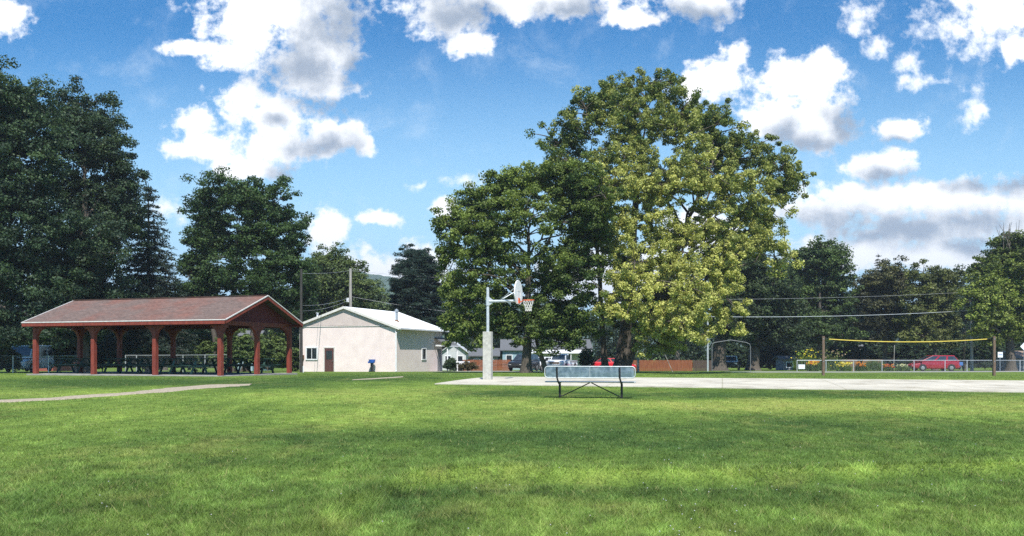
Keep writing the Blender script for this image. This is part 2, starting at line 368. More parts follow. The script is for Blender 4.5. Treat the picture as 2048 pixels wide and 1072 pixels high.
    n1 = noise(1.9, 9, .6); n2 = noise(5.0, 7, .62, off=(3.1, 7.7, 0)); n3 = noise(1.2, 6, .6, off=(13, 2, 0))
    d = field(white)
    d = mth('ADD', d, mth('MULTIPLY_ADD', n1.outputs[0], 2.2, -1.1)); d = mth('ADD', d, mth('MULTIPLY_ADD', n2.outputs[0], .9, -.45))
    mr = N(nt, 'ShaderNodeMapRange', interpolation_type='SMOOTHSTEP'); L.new(d, mr.inputs[0]); mr.inputs[1].default_value = 1.16; mr.inputs[2].default_value = .52; mr.inputs[3].default_value = 0; mr.inputs[4].default_value = 1
    dt = field(thin); dt = mth('ADD', dt, mth('MULTIPLY_ADD', n1.outputs[0], 3.0, -1.5)); dt = mth('ADD', dt, mth('MULTIPLY_ADD', n2.outputs[0], 1.6, -.8))
    mt = N(nt, 'ShaderNodeMapRange', interpolation_type='SMOOTHSTEP'); L.new(dt, mt.inputs[0]); mt.inputs[1].default_value = 1.0; mt.inputs[2].default_value = -.2; mt.inputs[3].default_value = 0; mt.inputs[4].default_value = .9
    alpha = mth('MAXIMUM', mr.outputs[0], mt.outputs[0])
    e = field(grey); e = mth('ADD', e, mth('MULTIPLY_ADD', n3.outputs[0], 3.0, -1.5)); e = mth('ADD', e, mth('MULTIPLY_ADD', n2.outputs[0], .5, -.25))
    mg = N(nt, 'ShaderNodeMapRange', interpolation_type='SMOOTHSTEP'); L.new(e, mg.inputs[0]); mg.inputs[1].default_value = 2.2; mg.inputs[2].default_value = .1; mg.inputs[3].default_value = 0; mg.inputs[4].default_value = .95
    # thin ragged veil
    nv = noise(.75, 8, .65, off=(31, 5, 0), dist=.3)
    mv = N(nt, 'ShaderNodeMapRange', interpolation_type='SMOOTHSTEP'); L.new(nv.outputs[0], mv.inputs[0]); mv.inputs[1].default_value = .5; mv.inputs[2].default_value = .85; mv.inputs[3].default_value = 0; mv.inputs[4].default_value = .35
    # sky colour
    tint = N(nt, 'ShaderNodeMixRGB', blend_type='MULTIPLY'); tint.inputs[0].default_value = 1; L.new(sky.outputs[0], tint.inputs[1]); tint.inputs[2].default_value = SKY_TINT
    hs = N(nt, 'ShaderNodeHueSaturation'); hs.inputs['Saturation'].default_value = SKY_SAT; hs.inputs['Value'].default_value = SKY_VAL; L.new(tint.outputs[0], hs.inputs['Color'])
    mh = N(nt, 'ShaderNodeMapRange', interpolation_type='SMOOTHSTEP'); L.new(py, mh.inputs[0]); mh.inputs[1].default_value = .2; mh.inputs[2].default_value = 5.6; mh.inputs[3].default_value = 0; mh.inputs[4].default_value = .8
    m0 = N(nt, 'ShaderNodeMixRGB'); L.new(mh.outputs[0], m0.inputs[0]); L.new(hs.outputs[0], m0.inputs[1]); m0.inputs[2].default_value = (3.5, 5.7, 7.2, 1)
    m1 = N(nt, 'ShaderNodeMixRGB'); L.new(mv.outputs[0], m1.inputs[0]); L.new(m0.outputs[0], m1.inputs[1]); m1.inputs[2].default_value = (5.6, 6.2, 6.6, 1)
    cc = N(nt, 'ShaderNodeMixRGB'); L.new(mg.outputs[0], cc.inputs[0]); cc.inputs[1].default_value = (*CLOUD_W, 1); cc.inputs[2].default_value = (*CLOUD_G, 1)
    m2 = N(nt, 'ShaderNodeMixRGB'); L.new(alpha, m2.inputs[0]); L.new(m1.outputs[0], m2.inputs[1]); L.new(cc.outputs[0], m2.inputs[2])
    L.new(m2.outputs[0], bg.inputs[0]); L.new(bg.outputs[0], out.inputs[0])
SKY_TINT = (.62, .88, 1.05, 1); SKY_SAT = 1.36; SKY_VAL = .74
CLOUD_W = (7.6, 7.6, 7.6); CLOUD_G = (1.75, 2.15, 2.8)
build_world()
sd = bpy.data.lights.new('sun', 'SUN'); sd.energy = 4.7; sd.angle = R(.6); sd.color = (1, .955, .88)
so = bpy.data.objects.new('sun', sd); COL.objects.link(so)
tos = Vector((SUN_AZ_VEC.x * math.cos(SUN_EL), SUN_AZ_VEC.y * math.cos(SUN_EL), math.sin(SUN_EL)))
so.rotation_euler = tos.to_track_quat('Z', 'Y').to_euler(); so.location = (0, -20, 40)

# ------------------------------------------------------------------ lawn
# shade before shelter and building painted into the turf, dark and light bands, drier (yellower) turf: (px, py, rx, ry, tone, dry)
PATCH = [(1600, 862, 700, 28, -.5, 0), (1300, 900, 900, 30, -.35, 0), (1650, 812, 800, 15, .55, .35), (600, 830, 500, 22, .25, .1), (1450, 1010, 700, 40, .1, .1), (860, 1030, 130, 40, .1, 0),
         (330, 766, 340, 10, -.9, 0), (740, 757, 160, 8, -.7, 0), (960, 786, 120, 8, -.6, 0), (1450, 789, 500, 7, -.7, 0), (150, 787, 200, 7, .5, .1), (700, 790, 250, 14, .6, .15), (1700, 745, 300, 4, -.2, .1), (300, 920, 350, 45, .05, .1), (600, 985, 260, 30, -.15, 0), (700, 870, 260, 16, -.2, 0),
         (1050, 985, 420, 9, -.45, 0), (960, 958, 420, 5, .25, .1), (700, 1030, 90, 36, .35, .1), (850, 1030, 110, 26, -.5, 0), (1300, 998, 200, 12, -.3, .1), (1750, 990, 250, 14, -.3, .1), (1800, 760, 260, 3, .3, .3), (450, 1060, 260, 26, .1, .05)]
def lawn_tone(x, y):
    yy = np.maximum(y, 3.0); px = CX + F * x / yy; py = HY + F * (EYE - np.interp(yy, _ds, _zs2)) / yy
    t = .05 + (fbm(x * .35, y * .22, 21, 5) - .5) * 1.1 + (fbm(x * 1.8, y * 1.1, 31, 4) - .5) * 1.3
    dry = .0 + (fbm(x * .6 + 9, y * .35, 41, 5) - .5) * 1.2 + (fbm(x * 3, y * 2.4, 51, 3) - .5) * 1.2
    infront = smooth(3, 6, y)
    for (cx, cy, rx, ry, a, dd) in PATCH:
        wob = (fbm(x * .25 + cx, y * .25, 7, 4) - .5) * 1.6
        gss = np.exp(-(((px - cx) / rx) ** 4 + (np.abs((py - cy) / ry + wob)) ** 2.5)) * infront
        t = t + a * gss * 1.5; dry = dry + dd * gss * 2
    rd = seg_dist(x, y, RW); rl = seg_dist(x, y, RW - np.array([0, .6])); t = t + .75 * np.exp(-(rd / .22) ** 2) - .6 * np.exp(-(rl / .24) ** 2)  # lit ridge crest and shadowed rut painted into the turf tone
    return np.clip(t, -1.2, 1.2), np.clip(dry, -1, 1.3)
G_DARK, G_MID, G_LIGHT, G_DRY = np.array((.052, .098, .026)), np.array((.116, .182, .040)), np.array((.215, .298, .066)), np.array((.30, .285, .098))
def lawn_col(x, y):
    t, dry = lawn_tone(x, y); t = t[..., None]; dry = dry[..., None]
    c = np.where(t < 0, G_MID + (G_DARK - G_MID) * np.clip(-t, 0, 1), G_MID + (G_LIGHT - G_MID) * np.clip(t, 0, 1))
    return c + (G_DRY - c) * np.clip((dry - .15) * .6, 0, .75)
def build_ground():
    ys = np.concatenate([np.array([-600, -200, -60, -20, -5, 1]), np.arange(3, 16, .10), np.arange(16, 30, .16), np.arange(30, 60, .4), np.arange(60, 140, 2.0), np.array([150, 170, 200, 260, 350, 500, 800, 1500, 2600])])
    xs = np.concatenate([-np.array([2500, 1200, 600, 300, 200, 150, 110, 85, 70, 60, 52, 46.])[:], np.arange(-42, -10, .35), np.arange(-10, 10, .14), np.arange(10, 42.1, .35), np.array([46, 52, 60, 70, 85, 110, 150, 200, 300, 600, 1200, 2500.])])
    X, Y = np.meshgrid(xs, ys); Z = gz(X, Y); ny, nx = X.shape
    co = np.stack([X, Y, Z], -1).reshape(-1, 3)
    idx = np.arange(nx * ny).reshape(ny, nx)
    q = np.stack([idx[:-1, :-1], idx[:-1, 1:], idx[1:, 1:], idx[1:, :-1]], -1).reshape(-1, 4)
    me = bpy.data.meshes.new('ground'); me.vertices.add(len(co)); me.vertices.foreach_set('co', co.astype(np.float32).ravel())
    me.loops.add(q.size); me.loops.foreach_set('vertex_index', q.astype(np.int32).ravel()); me.polygons.add(len(q)); me.polygons.foreach_set('loop_start', np.arange(0, q.size, 4, dtype=np.int32))
    me.polygons.foreach_set('use_smooth', np.ones(len(q), bool))
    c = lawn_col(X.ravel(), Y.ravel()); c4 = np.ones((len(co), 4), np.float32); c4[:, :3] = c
    me.color_attributes.new('Col', 'FLOAT_COLOR', 'POINT').data.foreach_set('color', c4.ravel())
    me.materials.append(MAT['lawn']); me.update(calc_edges=True)
    o = bpy.data.objects.new('ground', me); COL.objects.link(o); tag(o, kind='structure')
build_ground()

def drape(name, A, B, mat, lift=.02, nu=60, nv=8, wob=.0):
    """sheet between polylines A and B lying on the ground"""
    A = np.array(A, float); B = np.array(B, float)
    def res(P, n):
        d = np.r_[0, np.cumsum(np.hypot(*np.diff(P, axis=0).T))]; t = np.linspace(0, d[-1], n); return np.c_[np.interp(t, d, P[:, 0]), np.interp(t, d, P[:, 1])]
    a, b = res(A, nu), res(B, nu)
    if wob:
        k = np.arange(nu); a = a + wob * (np.c_[vnoise(k * .35, k * 0., 3), vnoise(k * .35, k * 0., 5)] - .5); b = b + wob * (np.c_[vnoise(k * .35, k * 0., 8), vnoise(k * .35, k * 0., 9)] - .5)
    t = np.linspace(0, 1, nv)[:, None, None]; P = a[None] * (1 - t) + b[None] * t
    Z = gz(P[..., 0], P[..., 1]) + lift
    Z[0] -= lift + .02; Z[-1] -= lift + .02; 
    vs = np.concatenate([P, Z[..., None]], -1).reshape(-1, 3)
    # edges drop vertically: duplicate inner border
    fs = [(j * nu + i, j * nu + i + 1, (j + 1) * nu + i + 1, (j + 1) * nu + i) for j in range(nv - 1) for i in range(nu - 1)]
    m = MB(); m.add([tuple(v) for v in vs], fs); o = m.build(name, mat, smooth_=True); tag(o, kind='structure'); return o
# court: near left corner, long axis E1, short axis E2
E1 = Vector((.9708, -.24, 0)).normalized(); E2 = Vector((.24, .9708, 0)).normalized(); CC = Vector((-2.75, 30.2, 0))
def cpt(s, t): p = CC + E1 * s + E2 * t; return (p.x, p.y)
COURT = (cpt(0, 0), cpt(30, 0), cpt(30, 7.6), cpt(0, 7.6))
def in_court(x, y, m=0):
    s = (x - CC.x) * E1.x + (y - CC.y) * E1.y; t = (x - CC.x) * E2.x + (y - CC.y) * E2.y
    return (s > -m) & (s < 30 + m) & (t > -m) & (t < 7.6 + m)
def court_marks():
    m = MAT['concrete_court']; nt = m.node_tree; L = nt.links; b = nt.nodes['Principled BSDF']; src = b.inputs['Base Color'].links[0].from_socket
    tc = N(nt, 'ShaderNodeTexCoord'); mp = N(nt, 'ShaderNodeMapping'); mp.inputs['Rotation'].default_value = (0, 0, R(13.9)); br = N(nt, 'ShaderNodeTexBrick'); br.offset = 0
    br.inputs['Scale'].default_value = 1; br.inputs['Brick Width'].default_value = 3.8; br.inputs['Row Height'].default_value = 3.8; br.inputs['Mortar Size'].default_value = .025; br.inputs['Color1'].default_value = (1, 1, 1, 1); br.inputs['Color2'].default_value = (.93, .93, .92, 1); br.inputs['Mortar'].default_value = (.72, .72, .66, 1)
    n = N(nt, 'ShaderNodeTexNoise'); n.inputs['Scale'].default_value = .7; n.inputs['Detail'].default_value = 9; n.inputs['Roughness'].default_value = .7; cr = N(nt, 'ShaderNodeValToRGB'); e = cr.color_ramp.elements; e[0].position = .36; e[0].color = (.62, .60, .55, 1); e[1].position = .5; e[1].color = (1, 1, 1, 1)
    m1 = N(nt, 'ShaderNodeMixRGB', blend_type='MULTIPLY'); m1.inputs[0].default_value = 1; m2 = N(nt, 'ShaderNodeMixRGB', blend_type='MULTIPLY'); m2.inputs[0].default_value = .8
    L.new(tc.outputs['Object'], mp.inputs[0]); L.new(mp.outputs[0], br.inputs['Vector']); L.new(tc.outputs['Object'], n.inputs['Vector']); L.new(n.outputs[0], cr.inputs[0])
    L.new(src, m1.inputs[1]); L.new(br.outputs[0], m1.inputs[2]); L.new(m1.outputs[0], m2.inputs[1]); L.new(cr.outputs[0], m2.inputs[2]); L.new(m2.outputs[0], b.inputs['Base Color'])
court_marks()
def build_court():
    ss = np.linspace(0, 30, 90); ts = np.r_[0, 0.001, np.linspace(.3, 7.3, 24), 7.599, 7.6]
    m = MB(); vs = []
    for t in ts:
        for s in ss:
            x, y = cpt(s, t); vs.append((x, y, g(x, y) + (.03 if .0005 < t < 7.5995 else -.05)))
    n = len(ss); fs = [(j * n + i, j * n + i + 1, (j + 1) * n + i + 1, (j + 1) * n + i) for j in range(len(ts) - 1) for i in range(n - 1)]
    m.add(vs, fs); tag(m.build('basketball_court', 'concrete_court', smooth_=False), kind='structure')
build_court()
def gpts(*pp): return [ground_at(*p) for p in pp]
PATH_A = gpts((-60, 808), (100, 801), (250, 791), (350, 783), (420, 777), (500, 771)); PATH_B = gpts((-60, 802), (100, 796), (250, 785.5), (340, 775), (420, 769.5), (500, 768.5))
drape('dirt_path', PATH_A, PATH_B, 'gravel', .02, 80, 8, .25)
PB_A = gpts((700, 760.5), (750, 758.5), (806, 754.5)); PB_B = gpts((722, 758.6), (760, 756), (812, 753.2))
drape('worn_path', PB_A, PB_B, 'gravel', .02, 24, 5, .2)
drape('gravel_drive', [(-12, 79.5), (-2, 79), (5, 79.3), (11, 79.8)], [(-12, 93.5), (-2, 93.5), (5, 93.5), (13, 93.5)], 'asphalt', .03, 40, 14)
drape('road', [(20.0, 77), (27, 75.8), (33, 77), (70, 86.5)], [(20.3, 83), (26, 83), (33, 82.5), (70, 96)], 'asphalt', .03, 60, 14)

def build_grass():
    n = 620000
    inv = rng.uniform(1 / 62, 1 / 5.2, n); D = 1 / inv; X = rng.uniform(-.74, .74, n) * D
    keep = ~in_court(X, D, -.06 + .0)
    def near_poly(A, B, x, y):
        A = np.array(A); B = np.array(B); C = (A + B[:len(A)]) / 2 if len(A) == len(B) else A
        w = np.hypot(*(A - B).T).mean() / 2; return seg_dist(x, y, C) < w * .62
    keep &= ~near_poly(PATH_A, PATH_B, X, D); keep &= ~near_poly(PB_A, PB_B, X, D)
    keep &= ~((D > 39) & (X < -11) & (X > -24.5) & (D < 48))
    X, D = X[keep], D[keep]; n = len(X)
    rd = seg_dist(X, D, RW)
    tall = 1 + .9 * np.exp(-(rd / .3) ** 2) + .8 * (fbm(X * 1.5, D * 1.5, 77) - .45)
    h = rng.uniform(.016, .040, n) * np.clip(tall, .5, 2.2); h = np.where(rng.random(n) < .02, h * 1.8, h)
    h *= 1 + .5 * (1 - smooth(8, 16, D)); h = np.where(D > 25, h * .8, h)
    w = np.maximum(.0035, D * .00058) * rng.uniform(.7, 1.6, n)
    a = rng.uniform(0, 2 * np.pi, n); lean = rng.uniform(.3, 1.6, n) * h; la = rng.uniform(0, 2 * np.pi, n)
    Z = gz(X, D) - .004
    P = np.empty((n, 3, 3)); ca, sa = np.cos(a) * w / 2, np.sin(a) * w / 2
    P[:, 0] = np.c_[X - ca, D - sa, Z]; P[:, 1] = np.c_[X + ca, D + sa, Z]; P[:, 2] = np.c_[X + np.cos(la) * lean, D + np.sin(la) * lean, Z + h]
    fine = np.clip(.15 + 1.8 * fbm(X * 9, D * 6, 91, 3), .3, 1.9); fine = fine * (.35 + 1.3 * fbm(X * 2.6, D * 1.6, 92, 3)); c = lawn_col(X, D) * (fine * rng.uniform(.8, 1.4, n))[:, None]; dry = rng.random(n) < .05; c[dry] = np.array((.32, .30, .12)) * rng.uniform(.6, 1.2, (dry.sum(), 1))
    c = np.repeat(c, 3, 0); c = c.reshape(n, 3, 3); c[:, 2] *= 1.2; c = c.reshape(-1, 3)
    o = np_mesh('grass', P.reshape(-1, 3), 3, 'grass_blade', c); tag(o, 'short mown green grass across the whole park lawn', 'grass', kind='stuff')
    # clover heads
    k = 150; dd = 1 / rng.uniform(1 / 22, 1 / 6, k); cx = np.where(rng.random(k) < .6, rng.uniform(-.5, .6, k), rng.normal(.25, .06, k)) * dd
    q = ~in_court(cx, dd, .1); cx, dd = cx[q], dd[q]; k = len(cx); zz = gz(cx, dd) + rng.uniform(.03, .06, k); s = .007
    V = np.empty((k, 8, 3, 3)); top = np.c_[cx, dd, zz + s]; bot = np.c_[cx, dd, zz - s]
    for i in range(4):
        a0, a1 = i * np.pi / 2, (i + 1) * np.pi / 2
        p0 = np.c_[cx + s * np.cos(a0), dd + s * np.sin(a0), zz]; p1 = np.c_[cx + s * np.cos(a1), dd + s * np.sin(a1), zz]
        V[:, i, 0], V[:, i, 1], V[:, i, 2] = p0, p1, top; V[:, i + 4, 0], V[:, i + 4, 1], V[:, i + 4, 2] = p1, p0, bot
    o = np_mesh('clover', V.reshape(-1, 3), 3, 'petal', np.full((k * 24, 3), .6)); tag(o, 'tiny white clover heads dotted in the lawn', 'clover', kind='stuff')
build_grass()

# ------------------------------------------------------------------ trees
def leaves(cent, rad, per, size, col_fn, flat=.6, up=.5, aspect=.62, droop=0.0):
    """leaf diamonds round clump centres. cent (m,3) rad (m,) -> verts, cols"""
    m = len(cent); n = m * per
    ci = np.repeat(np.arange(m), per)
    d = rng.normal(size=(n, 3)); d /= np.linalg.norm(d, axis=1, keepdims=True)
    r = rng.random(n) ** .45
    off = d * r[:, None] * rad[ci][:, None]; off[:, 2] *= flat
    p = cent[ci] + off; p[:, 2] -= droop * (off[:, 0] ** 2 + off[:, 1] ** 2) / np.maximum(rad[ci], .1)
    nrm = d * .8 + rng.normal(size=(n, 3)) * .6; nrm[:, 2] += up; nrm /= np.linalg.norm(nrm, axis=1, keepdims=True)
    t = np.cross(nrm, rng.normal(size=(n, 3))); t /= np.linalg.norm(t, axis=1, keepdims=True); b = np.cross(nrm, t)
    s = size * rng.uniform(.65, 1.3, n)[:, None]
    V = np.empty((n, 4, 3)); V[:, 0] = p - t * s * .5; V[:, 2] = p + t * s * .5; mid = p - nrm * s * .12
    V[:, 1] = mid + b * s * aspect * .5; V[:, 3] = mid - b * s * aspect * .5
    c = col_fn(ci, n); c = np.repeat(c[:, None], 4, 1)
    return V.reshape(-1, 3), c.reshape(-1, 3)
def bez(a, b, c, n):
    t = np.linspace(0, 1, n)[:, None]; return (1 - t) ** 2 * a + 2 * t * (1 - t) * b + t * t * c
class Tubes:
    def __init__(s): s.V = []; s.F = []; s.o = 0
    def add(s, pts, r, n=6):
        pts = np.asarray(pts, float); m = len(pts); r = np.broadcast_to(r, (m,))
        t = np.gradient(pts, axis=0); t /= np.linalg.norm(t, axis=1, keepdims=True) + 1e-9
        ref = np.array([.31, .95, .02]); x = np.cross(t, ref); x /= np.linalg.norm(x, axis=1, keepdims=True) + 1e-9; y = np.cross(t, x)
        a = np.linspace(0, 2 * np.pi, n, endpoint=False)
        ring = pts[:, None] + (x[:, None] * np.cos(a)[None, :, None] + y[:, None] * np.sin(a)[None, :, None]) * r[:, None, None]
        s.V.append(ring.reshape(-1, 3)); i = np.arange(m - 1)[:, None] * n + np.arange(n)[None]; j = np.arange(m - 1)[:, None] * n + (np.arange(n)[None] + 1) % n
        q = np.stack([i, j, j + n, i + n], -1).reshape(-1, 4) + s.o; s.F.append(q); s.o += m * n
    def build(s, name, mat, parent):
        V = np.concatenate(s.V); Q = np.concatenate(s.F)
        me = bpy.data.meshes.new(name); me.vertices.add(len(V)); me.vertices.foreach_set('co', V.astype(np.float32).ravel())
        me.loops.add(Q.size); me.loops.foreach_set('vertex_index', Q.astype(np.int32).ravel()); me.polygons.add(len(Q)); me.polygons.foreach_set('loop_start', np.arange(0, Q.size, 4, dtype=np.int32))
        me.polygons.foreach_set('use_smooth', np.ones(len(Q), bool)); me.materials.append(MAT[mat]); me.update(calc_edges=True)
        o = bpy.data.objects.new(name, me); COL.objects.link(o); o.parent = parent; return o
def mix3(a, b, t): return np.asarray(a)[None] * (1 - t[:, None]) + np.asarray(b)[None] * t[:, None]

def tree(name, label, cat, D, base_px, lobes, c0, c1, trunk_r=.3, leaf=.26, clump=.85, dens=1.0, per=80, group=None, mat='bark',
         stems=None, up=.5, flat=.6, twigs=16, shell=.42, depth=.9, droop=0.0, fork=.3, aspect=.62, jit=.25, kmin=5, start=None, filler=True):
    """lobes: (px, py, rx, ry, tone[, depth offset m]); every lobe is an ellipsoid with its own depth"""
    k = D / F; bx = WX(base_px, D); bz = g(bx, D)
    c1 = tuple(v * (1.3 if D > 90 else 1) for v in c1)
    root = empty(name, (bx, D, bz), 0, label, cat, group); O = np.array([bx, D, bz])
    cen, rad, tone = [], [], []; T = Tubes()
    L = []
    for lo in lobes:
        px, py, rx, ry, tn = lo[:5]; dy = lo[5] if len(lo) > 5 else rng.uniform(-.35, .35) * (rx + ry) * k
        L.append((np.array([WX(px, D), D + dy, WZ(py, D)]) - O, np.array([rx, (rx + ry) / 2 * depth, ry]) * k, tn))
    fill = []
    for i, (ca, ra, ta) in enumerate(L):
        dd_ = sorted((np.linalg.norm(ca - cb), j) for j, (cb, rb_, tb) in enumerate(L) if j != i)
        for dist_, j in dd_[:3]:
            if j > i or True:
                cb, rb_, tb = L[j]
                if dist_ < (ra.mean() + rb_.mean()) * 1.35: fill.append(((ca + cb) / 2, (ra + rb_) * .36, (ta + tb) / 2 - .1))
    nreal = len(L); L = L + fill[:: 1 if filler else 10 ** 6]
    top = max(l[0][2] for l in L); mass = np.mean([l[0] for l in L], axis=0)
    ctr = [np.array([0, 0, 0.]), np.array([mass[0] * .15, 0, top * .35]), np.array([mass[0] * .6, mass[1] * .3, top * .85])]
    stems = stems or [(base_px, None, 1.0)]
    trunks = []
    for (sx, hx, sc) in stems:
        b0 = np.array([WX(sx, D) - bx, 0, -.15]); e = ctr[2] if hx is None else np.array([WX(hx[0], D) - bx, 0, WZ(hx[1], D) - bz])
        mid = b0 * .75 + e * .25 + np.array([0, 0, (e[2] - b0[2]) * .15]) if hx is None else (b0 + e) / 2
        tp = bez(b0, mid, e, 18); tp[1:-1, :2] += np.cumsum(rng.normal(size=(16, 2)) * .05, 0) * trunk_r
        tt = np.linspace(0, 1, 18); rr = trunk_r * sc * ((1 - tt) ** .8 * .92 + .08) * (1 + .55 * np.exp(-tt * 26))
        T.add(tp, rr, 9); trunks.append((tp, rr))
    for li, (c, r, tn) in enumerate(L):
        # limb from the nearest trunk, leaving it below the lobe
        bi = min(range(len(trunks)), key=lambda i: np.min(np.hypot(*(trunks[i][0] - c)[:, :2].T) + .2 * abs(trunks[i][0][-1, 2] - c[2])))
        tp, rr = trunks[bi]
        hz = np.hypot(*(c - tp[len(tp) // 2])[:2]); zt = max(top * fork * .7 if start is None else start, c[2] - .75 * hz - r[2] * .6)
        i0 = int(np.clip(np.searchsorted(tp[:, 2], zt), 1, len(tp) - 2))
        a = tp[i0]; mid = (a + c) / 2 + np.array([0, 0, .12 * np.linalg.norm(c - a)]) + rng.normal(size=3) * .05 * np.linalg.norm(c - a)
        end = c + (c - a) / (np.linalg.norm(c - a) + 1e-6) * r.mean() * .2
        lp = bez(a, mid, end, 12); lp[2:-1] += rng.normal(size=(9, 3)) * .02 * np.linalg.norm(c - a)
        r0 = min(rr[i0] * .7, .05 + .034 * np.linalg.norm(c - a))
        if li < nreal: T.add(lp, np.linspace(r0, .03, 12), 6)
        # clumps through the lobe
        area = math.pi * r[0] * r[2]; nc = max(kmin, int(dens * area / (math.pi * clump * clump) * 3.0))
        dd = rng.normal(size=(nc, 3)); dd /= np.linalg.norm(dd, axis=1, keepdims=True); q = rng.random(nc) ** shell
        cp = c + dd * q[:, None] * r * (1 + rng.normal(size=(nc, 1)) * .06) + rng.normal(size=(nc, 3)) * jit * clump
        cp = cp[cp[:, 2] > .4 * clump]
        cen.append(cp); rad.append(clump * rng.uniform(.55, 1.15, len(cp))); tone.append(tn + rng.normal(size=len(cp)) * .16)
        for j in rng.permutation(len(cp))[:twigs if li < nreal else 0]:
            p = cp[j]; dist = np.linalg.norm(lp - p, axis=1) + (lp[:, 2] > p[2]) * 1.0; s0 = int(np.argmin(dist)); a = lp[s0]
            m_ = (a + p) / 2 + np.array([0, 0, .1 * np.linalg.norm(p - a)]) + rng.normal(size=3) * .06 * np.linalg.norm(p - a)
            T.add(bez(a, m_, p, 5), np.linspace(min(.07, .02 + .018 * np.linalg.norm(p - a)), .012, 5), 4)
    cen = np.concatenate(cen); rad = np.concatenate(rad); tone = np.clip(np.concatenate(tone), -.2, 1.15)
    def cf(ci, n):
        t = tone[ci] + rng.normal(size=n) * .12
        return np.clip(mix3(c0, c1, np.clip(t, 0, 1)) * rng.uniform(.72, 1.3, (n, 1)), .004, .6)
    V, C = leaves(cen, rad, per, leaf, cf, flat, up, aspect, droop)
    np_mesh('crown', V, 4, 'leaf', C, root); T.build('trunk', mat, root)
    return root
def conifer(name, label, D, px, py_top, halfw_px, py_low, c0, c1, leaf=.3, trunk_r=.28, layers=26, group=None, lean=0):
    k = D / F; bx = WX(px, D); bz = g(bx, D); root = empty(name, (bx, D, bz), 0, label, 'tree', group)
    H = WZ(py_top, D) - bz; z0 = max(WZ(py_low, D) - bz, .8); Rm = halfw_px * k; T = Tubes()
    zz = np.linspace(0, H, 14); T.add(np.c_[lean * zz, np.zeros(14), zz], trunk_r * (1 - zz / H) + .015, 8)
    cen, rad, tone = [], [], []
    for i in range(layers):
        t = (i + rng.uniform(-.2, .2)) / layers; t = min(max(t, 0), .985); z = z0 + (H - z0) * t; rr = Rm * (1 - t) ** .78 * rng.uniform(.82, 1.1) + .12
        nb = max(5, int(11 * (1 - t) + 4)); a0 = rng.uniform(0, 6.28)
        for b in range(nb):
            a = a0 + 6.283 * b / nb + rng.normal() * .12; ln = rr * rng.uniform(.72, 1.15); d = np.array([math.cos(a), math.sin(a), 0])
            p0 = np.array([lean * z, 0, z]); p2 = p0 + d * ln + np.array([0, 0, -.16 * ln + .05]); p1 = (p0 + p2) / 2 + np.array([0, 0, .10 * ln])
            P = bez(p0, p1, p2, 6); T.add(P, np.linspace(.05 * (1 - t) + .015, .01, 6), 4)
            m = max(2, int(ln / .33)); s = np.linspace(.3, 1.0, m)
            for q in s:
                pp = (1 - q) ** 2 * p0 + 2 * q * (1 - q) * p1 + q * q * p2
                cen.append(pp + rng.normal(size=3) * .06 + [0, 0, -.06]); rad.append((.26 + .2 * (1 - t)) * rng.uniform(.8, 1.4)); tone.append(.25 + .6 * q + rng.normal() * .15)
    cen, rad, tone = np.array(cen), np.array(rad) * (Rm / 3.0) ** .3, np.clip(np.array(tone), 0, 1)
    cf = lambda ci, n: np.clip(mix3(c0, c1, tone[ci]) * rng.uniform(.7, 1.3, (n, 1)), .003, .5)
    V, C = leaves(cen, rad, 20, leaf, cf, .45, .6, .3, .25); np_mesh('crown', V, 4, 'leaf', C, root); T.build('trunk', 'bark', root)
    return root
DK0, DK1 = (.026, .050, .030), (.088, .142, .056)
MD0, MD1 = (.022, .050, .016), (.085, .140, .030)
YL0, YL1 = (.050, .080, .016), (.300, .300, .060)

